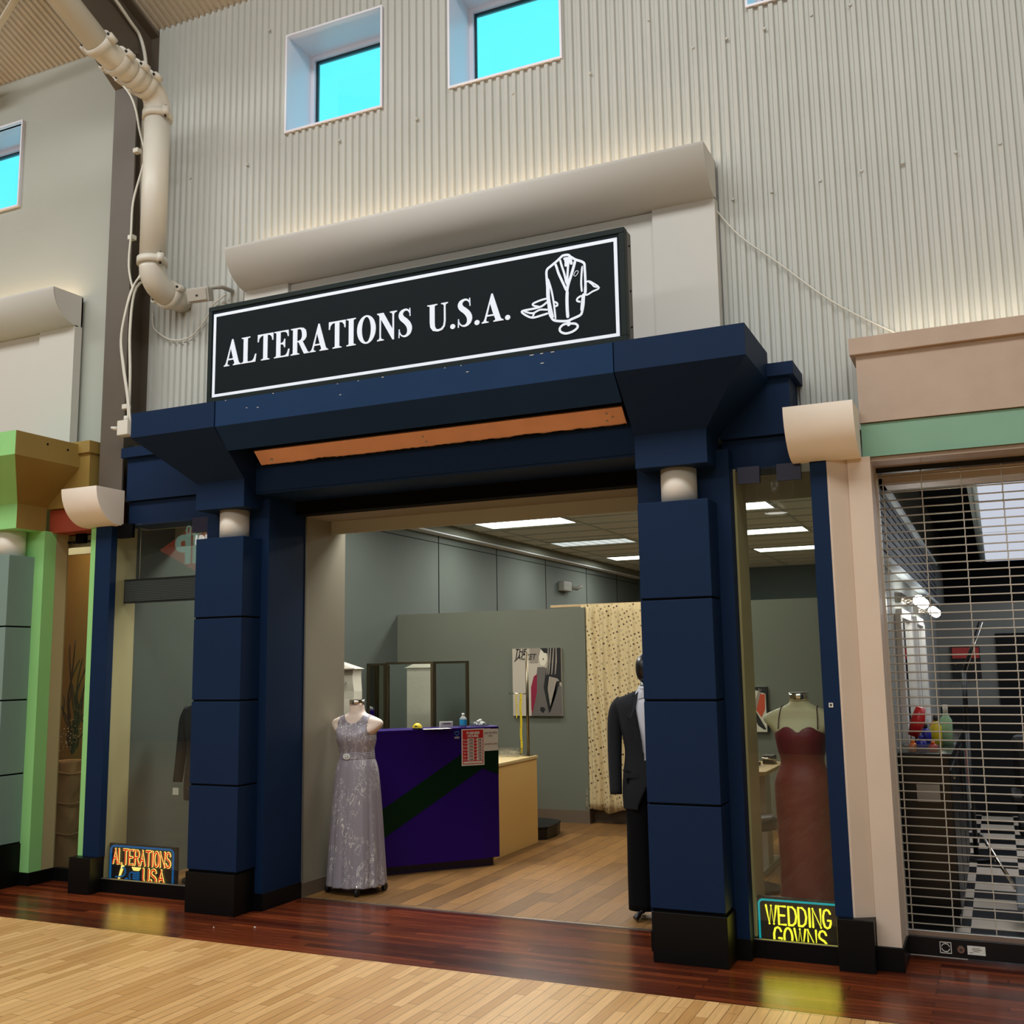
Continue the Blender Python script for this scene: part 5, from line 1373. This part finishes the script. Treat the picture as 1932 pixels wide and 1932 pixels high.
# ------------------------------------------------------------------ dress forms
SKIN_N = 56
def torso(t, cx, cy, rings, m_, name='torso'):
    return MB().loft([(z, cx, cy+dy, rx, ry) for z, dy, rx, ry in rings], SKIN_N, cap=True, power=2.3).build(name, m_, t)
def interp(rings, k=4):
    out = []
    for i in range(len(rings)-1):
        a = rings[max(i-1, 0)]; b = rings[i]; c = rings[i+1]; d = rings[min(i+2, len(rings)-1)]
        for j in range(k):
            s = j/k
            out.append(tuple(.5*((2*b[q])+(c[q]-a[q])*s+(2*a[q]-5*b[q]+4*c[q]-d[q])*s*s+(3*b[q]-a[q]-3*c[q]+d[q])*s**3) for q in range(len(b))))
    out.append(rings[-1]); return out
# silver dress
cx, cy = -4.475, 6.90
t = thing('dress_form', 'wheeled dress form wearing a long silver-grey floral sleeveless gown', 'mannequin', (cx, cy, 0))
body = interp([(.75, 0, .14, .11), (.90, 0, .155, .115), (1.0, 0, .12, .09), (1.09, -.01, .145, .11), (1.15, -.014, .150, .115), (1.185, -.008, .190, .095), (1.225, 0, .224, .072), (1.255, 0, .212, .064), (1.278, 0, .160, .06), (1.297, 0, .098, .055), (1.32, -.002, .062, .053), (1.375, -.006, .055, .05)])
torso(t, cx, cy, body, 'mannequin skin')
MB().cyl(cx, cy-.006, 1.372, 1.41, .057, 32).build('neck_cap', 'chrome', t)
g = interp([(.055, 0, .222, .20), (.30, 0, .208, .185), (.60, 0, .190, .165), (.82, 0, .175, .14), (.92, 0, .160, .122), (.985, 0, .134, .104), (1.01, 0, .134, .102), (1.06, -.008, .146, .112), (1.11, -.014, .158, .124), (1.15, -.014, .160, .124), (1.185, -.008, .197, .103), (1.225, 0, .230, .079), (1.255, 0, .218, .071), (1.278, 0, .166, .066), (1.296, 0, .108, .061)], 14)
def pleat(a, q, z):
    k = max(0, (1.0-z)/1.0)
    return 1 + k**.8*(.045*math.sin(13*a+.6*math.sin(3*a))+.02*math.sin(29*a+1)) if z < 1.0 else 1+.006*math.sin(40*z+3*a)
def neck(x, y, z):
    dx = abs(x-cx)
    if y < cy and dx < .088 and z > 1.318-.085*math.sqrt(max(0, 1-(dx/.088)**2)): return False
    if y >= cy and dx < .07 and z > 1.318-.05*math.sqrt(max(0, 1-(dx/.07)**2)): return False
    return not (z > 1.145 and dx > .158-.030*min(1, (z-1.145)/.06))
MB().loft([(z, cx, cy+dy, rx, ry) for z, dy, rx, ry in g], 110, pleat, neck, power=2.2).build('gown', 'silver print', t, fix=True, solid=.003)
m = MB()
for k in range(5):
    z = .972+.010*k
    m.tube([(cx+(.139-.001*k)*math.cos(a), cy+(.109-.001*k)*math.sin(a), z+.012*math.cos(a)*(1+.3*k)*.6) for a in [i*2*math.pi/40 for i in range(40)]], .0065, 6, closed=True)
sash = m.build('waist_sash', 'silver print', t)
m = MB()
for k in range(12):
    a = k*math.pi/6
    m.ball((cx-.02+.024*math.cos(a), cy-.113, .99+.016*math.sin(a)), (.011, .007, .008), 8)
m.ball((cx-.02, cy-.118, .99), (.012, .008, .01), 10)
m.build('brooch', 'candy white', sash)
MB().cyl(cx, cy, .10, .8, .018, 12).build('pole', 'chrome', t)
mb = MB()
for k in range(4):
    a = .55+k*math.pi/2
    mb.tube([(cx, cy, .11), (cx+.21*math.cos(a), cy+.19*math.sin(a), .075)], .012, 8)
mb.build('base_spider', 'chrome', t)
for k in range(4):
    a = .55+k*math.pi/2; x, y = cx+.215*math.cos(a), cy+.195*math.sin(a)
    w = MB().tube([(x, y, .03), (x, y, .08)], .008, 8).build('caster_stem', 'chrome', t)
    MB().tube([(x-.012, y, .027), (x+.012, y, .027)], .027, 16).build('wheel', 'black rubber', w)

# suit
cx, cy = -2.14, 6.86
t = thing('suit_form', 'dark form wearing a charcoal suit jacket, white shirt and black trousers', 'mannequin', (cx, cy, 0))
MB().cyl(cx, cy-.01, 1.42, 1.53, .055, 24).build('neck', 'black plastic', t)
MB().loft(interp([(1.53, cx, cy-.01, .05, .05), (1.56, cx, cy-.02, .07, .08), (1.62, cx, cy-.02, .078, .095), (1.68, cx, cy-.01, .07, .085), (1.72, cx, cy, .03, .04)]), 24, cap=True).build('head', 'black plastic', t)
jk = interp([(.70, 0, .195, .13), (.80, 0, .20, .132), (.92, 0, .192, .125), (1.02, 0, .178, .118), (1.10, 0, .178, .118), (1.22, 0, .20, .128), (1.32, 0, .222, .122), (1.38, 0, .240, .105), (1.415, 0, .225, .085), (1.445, 0, .15, .07), (1.475, 0, .07, .062)], 5)
def jopen(x, y, z):
    if y > cy: return True
    dx = x-cx
    if z > 1.02: 
        return abs(dx) > .012+(z-1.02)*.165
    if z < .86: return not (abs(dx) < (.86-z)*.42)
    return True
jacket = MB().loft([(z, cx, cy+dy, rx, ry) for z, dy, rx, ry in jk], 110, None, jopen, power=2.4).build('jacket', 'suit cloth', t, solid=.006)
for s in (-1, 1):
    P = [(cx+s*.185, cy, 1.392), (cx+s*.224, cy-.002, 1.345), (cx+s*.243, cy-.005, 1.27), (cx+s*.25, cy-.01, 1.12), (cx+s*.245, cy-.03, .95), (cx+s*.235, cy-.055, .79)]
    MB().tube(smooth_path(P, 5), [.054+.006*min(i, 5)/5-.020*i/25 for i in range(26)], 20).build('sleeve', 'suit cloth', t)
    # lapel
    m = MB()
    V = [(s*.055, 1.465), (s*.085, 1.43), (s*.125, 1.30), (s*.095, 1.285), (s*.108, 1.26), (s*.012, 1.03), (s*.03, 1.2), (s*.062, 1.36)]
    def yfront(z):
        for (za, da, ra, ya), (zb, db, rb, yb) in zip(jk[:-1], jk[1:]):
            if za <= z <= zb: return cy-(ya+(yb-ya)*(z-za)/(zb-za))
        return cy-.1
    vs = [(cx+u, yfront(z)*1.0-.010+.35*abs(u)**2*2.2, z) for u, z in V]
    vs2 = [(x, y+.006, z) for x, y, z in vs]; n = len(V)
    m.add(vs+vs2, [tuple(range(n)), tuple(range(2*n-1, n-1, -1))]+[(i, (i+1) % n, n+(i+1) % n, n+i) for i in range(n)])
    m.build('lapel', 'suit cloth', jacket)
    MB().box(cx+s*.10-.05, cx+s*.10+.05, cy-.126, cy-.118, .905, .935).build('pocket_flap', 'suit cloth', jacket)
shirt = MB().loft([(z, cx, cy+dy, rx*.93, ry*.93) for z, dy, rx, ry in jk if z > .98], 60, None, None, power=2.3).build('shirt', 'shirt white', t)
m = MB()
for s in (-1, 1):
    m.add([(cx, cy-.078, 1.43), (cx+s*.05, cy-.09, 1.415), (cx+s*.068, cy-.055, 1.475), (cx+s*.05, cy-.045, 1.505), (cx+s*.02, cy-.066, 1.48)], [(0, 1, 2, 3, 4)])
m.tube([(cx+.06*math.cos(a), cy-.005+.058*math.sin(a), 1.485) for a in [k*math.pi/10 for k in range(20)]], .014, 8, closed=True)
m.build('collar', 'shirt white', shirt)
for z in (1.0, .90): MB().tube([(cx+.01, cy-.119, z), (cx+.01, cy-.128, z)], .010, 12).build('button', 'black plastic', jacket)
for s in (-1, 1):
    lg = interp([(.06, 0, .092, .10), (.30, 0, .092, .10), (.60, 0, .088, .105), (.80, 0, .095, .115), (.95, 0, .09, .11)], 4)
    MB().loft([(z, cx+s*(.088), cy+.0, rx, ry) for z, dy, rx, ry in lg], 32, None, cap=True, power=2.4).build('trouser_leg', 'trouser cloth', t)
MB().cyl(cx, cy, .03, .8, .012, 10).build('stand_rod', 'black plastic', t)
for k in range(4):
    a = .9+k*math.pi/2
    MB().tube(smooth_path([(cx, cy, .07), (cx+.08*math.cos(a), cy+.08*math.sin(a), .075), (cx+.13*math.cos(a), cy+.13*math.sin(a), .05), (cx+.165*math.cos(a), cy+.165*math.sin(a), .018)], 4), [.012]*5+[.015]*4+[.02]*4, 10).build('stand_foot', 'black plastic', t)

# wine red gown in the narrow window
cx, cy = -1.105, 6.56
t = thing('dress_form', 'ivory dress form in a wine red strappy gown behind the WEDDING GOWNS sign', 'mannequin', (cx, cy, 0))
body = interp([(.80, 0, .15, .11), (.95, 0, .155, .115), (1.06, 0, .118, .09), (1.14, -.01, .135, .105), (1.20, -.016, .140, .115), (1.245, -.01, .172, .096), (1.295, 0, .218, .074), (1.33, 0, .205, .064), (1.355, 0, .155, .060), (1.378, 0, .098, .055), (1.40, -.002, .062, .053), (1.425, -.004, .056, .052)])
torso(t, cx, cy, body, 'mannequin ivory')
MB().cyl(cx, cy-.004, 1.415, 1.462, .058, 32).build('neck_cap', 'chrome', t)
MB().cyl(cx, cy-.004, 1.4622, 1.4626, .052, 32).build('neck_cap_top', 'machine dark', t)
g = interp([(.06, 0, .185, .16), (.35, 0, .165, .14), (.65, 0, .165, .135), (.82, 0, .170, .135), (.94, 0, .166, .126), (1.05, 0, .128, .100), (1.12, -.008, .140, .112), (1.19, -.016, .150, .124), (1.235, -.014, .152, .120), (1.262, -.012, .150, .106)], 12)
def heart(x, y, z):
    dx = abs(x-cx)
    if y < cy: return z < 1.245+.018*math.cos((dx-.065)*38)
    return z < 1.20
MB().loft([(z, cx, cy+dy, rx, ry) for z, dy, rx, ry in g], 90, lambda a, q, z: 1+max(0, .9-z)*.03*math.sin(9*a), heart, power=2.2).build('gown', 'wine satin', t, solid=.003)
for s in (-1, 1):
    MB().tube(smooth_path([(cx+s*.115, cy-.105, 1.25), (cx+s*.112, cy-.075, 1.32), (cx+s*.105, cy-.03, 1.372), (cx+s*.102, cy+.03, 1.37), (cx+s*.10, cy+.08, 1.25)], 4), .0035, 6).build('strap', 'wine dark', t)
MB().cyl(cx, cy, 0.02, .9, .015, 12).build('pole', 'chrome', t)
MB().cyl(cx, cy, 0, .02, .15, 28).build('base', 'chrome', t)

# dark coat behind the left window
MB().box(-7.50, -7.16, 6.68, 6.92, .925, .945).build('shelf', 'black plastic', t) if False else None
cx, cy = -5.845, 6.80
t = thing('suit_form', 'dark suit jacket form half hidden behind the pillar beside the neon ALTERATIONS sign', 'mannequin', (cx, cy, 0))
MB().loft([(z-.07, cx, cy+dy, rx*.88, ry) for z, dy, rx, ry in jk], 60, power=2.4).build('jacket', 'suit cloth', t)
for s in (-1, 1):
    P = [(cx+s*.17, cy, 1.33), (cx+s*.215, cy-.005, 1.25), (cx+s*.23, cy-.01, 1.12), (cx+s*.235, cy-.03, .92), (cx+s*.24, cy-.05, .76)]
    MB().tube(smooth_path(P, 5), [.055-.018*i/20 for i in range(21)], 18).build('sleeve', 'suit cloth', t)
q = MB().box(cx-.28, cx-.22, cy-.06, cy-.055, .66, .715).build('price_tag', 'paper white', t)
MB().cyl(cx, cy, 0, .72, .02, 12).build('pole', 'black plastic', t)
MB().cyl(cx, cy, 0, .02, .16, 24).build('base', 'black plastic', t)

# ------------------------------------------------------------------ glowing signs
STK = {
 'A': [[(0,0),(.5,1),(1,0)],[(.2,.36),(.8,.36)]],
 'L': [[(0,1),(0,0),(.85,0)]],
 'T': [[(0,1),(1,1)],[(.5,1),(.5,0)]],
 'E': [[(.9,1),(0,1),(0,0),(.9,0)],[(0,.5),(.75,.5)]],
 'R': [[(0,0),(0,1),(.55,1),(.88,.92),(.95,.75),(.88,.57),(.55,.5),(0,.5)],[(.45,.5),(1,0)]],
 'I': [[(.5,1),(.5,0)]],
 'O': [[(.5+.5*math.cos(a),.5+.5*math.sin(a)) for a in [math.pi/2+k*2*math.pi/20 for k in range(21)]]],
 'N': [[(0,0),(0,1),(1,0),(1,1)]],
 'S': [[(.93,.80),(.75,.96),(.5,1),(.22,.95),(.06,.78),(.12,.62),(.38,.53),(.68,.46),(.93,.32),(.95,.18),(.78,.04),(.5,0),(.2,.04),(.04,.2)]],
 'U': [[(0,1),(0,.3),(.12,.08),(.5,0),(.88,.08),(1,.3),(1,1)]],
 'W': [[(0,1),(.28,0),(.5,1),(.72,0),(1,1)]],
 'D': [[(0,0),(0,1),(.5,1),(.85,.85),(1,.5),(.85,.15),(.5,0),(0,0)]],
 'G': [[(.93,.80),(.75,.96),(.5,1),(.2,.93),(.03,.65),(.03,.35),(.2,.07),(.5,0),(.8,.06),(.97,.28),(.97,.42),(.62,.42)]],
}
WID = {'I': .25, 'W': 1.35, 'L': .8}
def neon_word(word, x0, x1, z0, z1, y, r, m_, parent, flat=1.0, gapf=.38):
    ws = [WID.get(c, 1.0) for c in word]; tot = sum(ws)+gapf*(len(word)-1); s = (x1-x0)/tot; u = 0
    for c, w in zip(word, ws):
        m = MB()
        for st_ in STK[c]:
            P = [(x0+(u+(p[0]*w if c != 'I' else w/2))*s, y, z0+p[1]*(z1-z0)) for p in st_]
            m.tube(P, r, 8)
            for p in (P[0], P[-1]): m.ball(p, r, 8)
            for p in P[1:-1]: m.ball(p, r, 6)
        if flat != 1.0: m.v = [(a, y+(b-y)*flat, c_) for a, b, c_ in m.v]
        m.build('letter', m_, parent); u += w+gapf
def rrect(x0, x1, z0, z1, r, y, n=6, parts=None):
    P = []
    for cx_, cz_, a0 in ((x0+r, z1-r, 90), (x0+r, z0+r, 180), (x1-r, z0+r, 270), (x1-r, z1-r, 0)):
        for k in range(n+1):
            a = math.radians(a0+90*k/n); P.append((cx_+r*math.cos(a), y, cz_+r*math.sin(a)))
    return P
t = thing('neon_sign', 'lit ALTERATIONS USA sign with red letters in a blue frame at the window foot', 'neon sign', (-5.97, 6.25, 0))
NY = 6.242
MB().box(-6.285, -5.62, 6.250, 6.275, .0, .352).build('backing', 'black plastic', t, .003)
MB().tube(rrect(-6.262, -5.648, -.0+.012, .335, .035, NY+.002), .0075, 8, closed=True).build('blue_border', 'neon blue', t)
neon_word('ALTERATIONS', -6.235, -5.672, .208, .312, NY, .0100, 'neon cream', t, .35, .30)
neon_word('ALTERATIONS', -6.235, -5.672, .208, .312, NY-.004, .0058, 'neon red', t, .35, .30)
neon_word('USA', -5.93, -5.73, .085, .183, NY, .0108, 'neon cream', t, .35, .42)
neon_word('USA', -5.93, -5.73, .085, .183, NY-.004, .0062, 'neon red', t, .35, .42)
MB().tube([(-6.185, NY, .06), (-6.135, NY, .195)], [.005, .012], 8).build('needle', 'neon cream', t)
MB().tube(smooth_path([(-6.150, NY-.004, .175), (-6.115, NY-.004, .180), (-6.105, NY-.004, .145), (-6.13, NY-.004, .12), (-6.20, NY-.004, .11)], 5), .006, 8).build('thread', 'neon blue', t)
MB().tube(smooth_path([(-6.12, NY, .06), (-6.105, NY, .10), (-6.085, NY, .10), (-6.08, NY, .06)], 5), .006, 8).build('thread', 'neon blue', t)
v = MB().prism([(-6.045, .19), (-5.955, .19), (-5.975, .165), (-6.025, .165)], NY-.004, NY+.004, 'y').build('spool_cap', 'neon cream', t)
for k in range(5):
    MB().tube([(-6.03, NY, .145-.018*k), (-5.972, NY, .152-.018*k)], .007, 8).build('spool_thread', 'neon blue', t)
MB().tube(smooth_path([(-6.035, NY, .155), (-6.065, NY, .14), (-6.06, NY, .10)], 4), .005, 6).build('thread', 'neon blue', t)
t = thing('neon_sign', 'lit yellow WEDDING GOWNS sign with teal frame at the window foot', 'neon sign', (-1.12, 6.25, 0))
MB().box(-1.352, -.83, 6.250, 6.275, 0, .325).build('backing', 'black plastic', t, .003)
P = rrect(-1.340, -.80, -.06, .308, .025, NY)[:9]
MB().tube([(-.84, NY, .308)]+P[:7]+[(-1.340, NY, .015)], .0058, 8).build('teal_border', 'neon teal', t)
neon_word('WEDDING', -1.300, -.945, .180, .278, NY, .0060, 'neon yellow', t, 1, .30)
neon_word('GOWNS', -1.262, -.972, .064, .163, NY, .0060, 'neon yellow', t, 1, .30)
area('sign_spill', (-1.12, 6.20, .17), .42, .55, (1, .88, .08), (0, -1, -.3), .25)
area('sign_spill', (-5.95, 6.20, .17), .55, .5, (1, .74, .12), (0, -1, -.3), .25)

# black perforated display board behind the glass
t = thing('display_board', 'black perforated display board hanging high behind the left shop window', 'display board', (-5.9, 6.3, 2.19))
MB().box(-6.288, -5.3, 6.30, 6.35, 2.185, 2.375).build('frame', 'black plastic', t)
MB().box(-6.275, -5.3, 6.296, 6.301, 2.20, 2.36).build('mesh', 'perforated', t)
for x in (-6.15, -5.4): MB().tube([(x, 6.32, 2.375), (x, 6.32, 2.79)], .002, 5).build('hanger', 'steel bar', t)

# bits of litter on the boards
for x, y, r, lab in ((-4.48, 5.72, .010, 'tiny pale scrap on the cherry floor in front of the entrance'), (-4.73, 5.62, .006, 'tiny pale crumb on the dark boards near the navy pillar')):
    tag(MB().ball((x, y, .004), (r, r*.7, .004), 8).build('paper_scrap', 'paper white'), lab, 'litter')
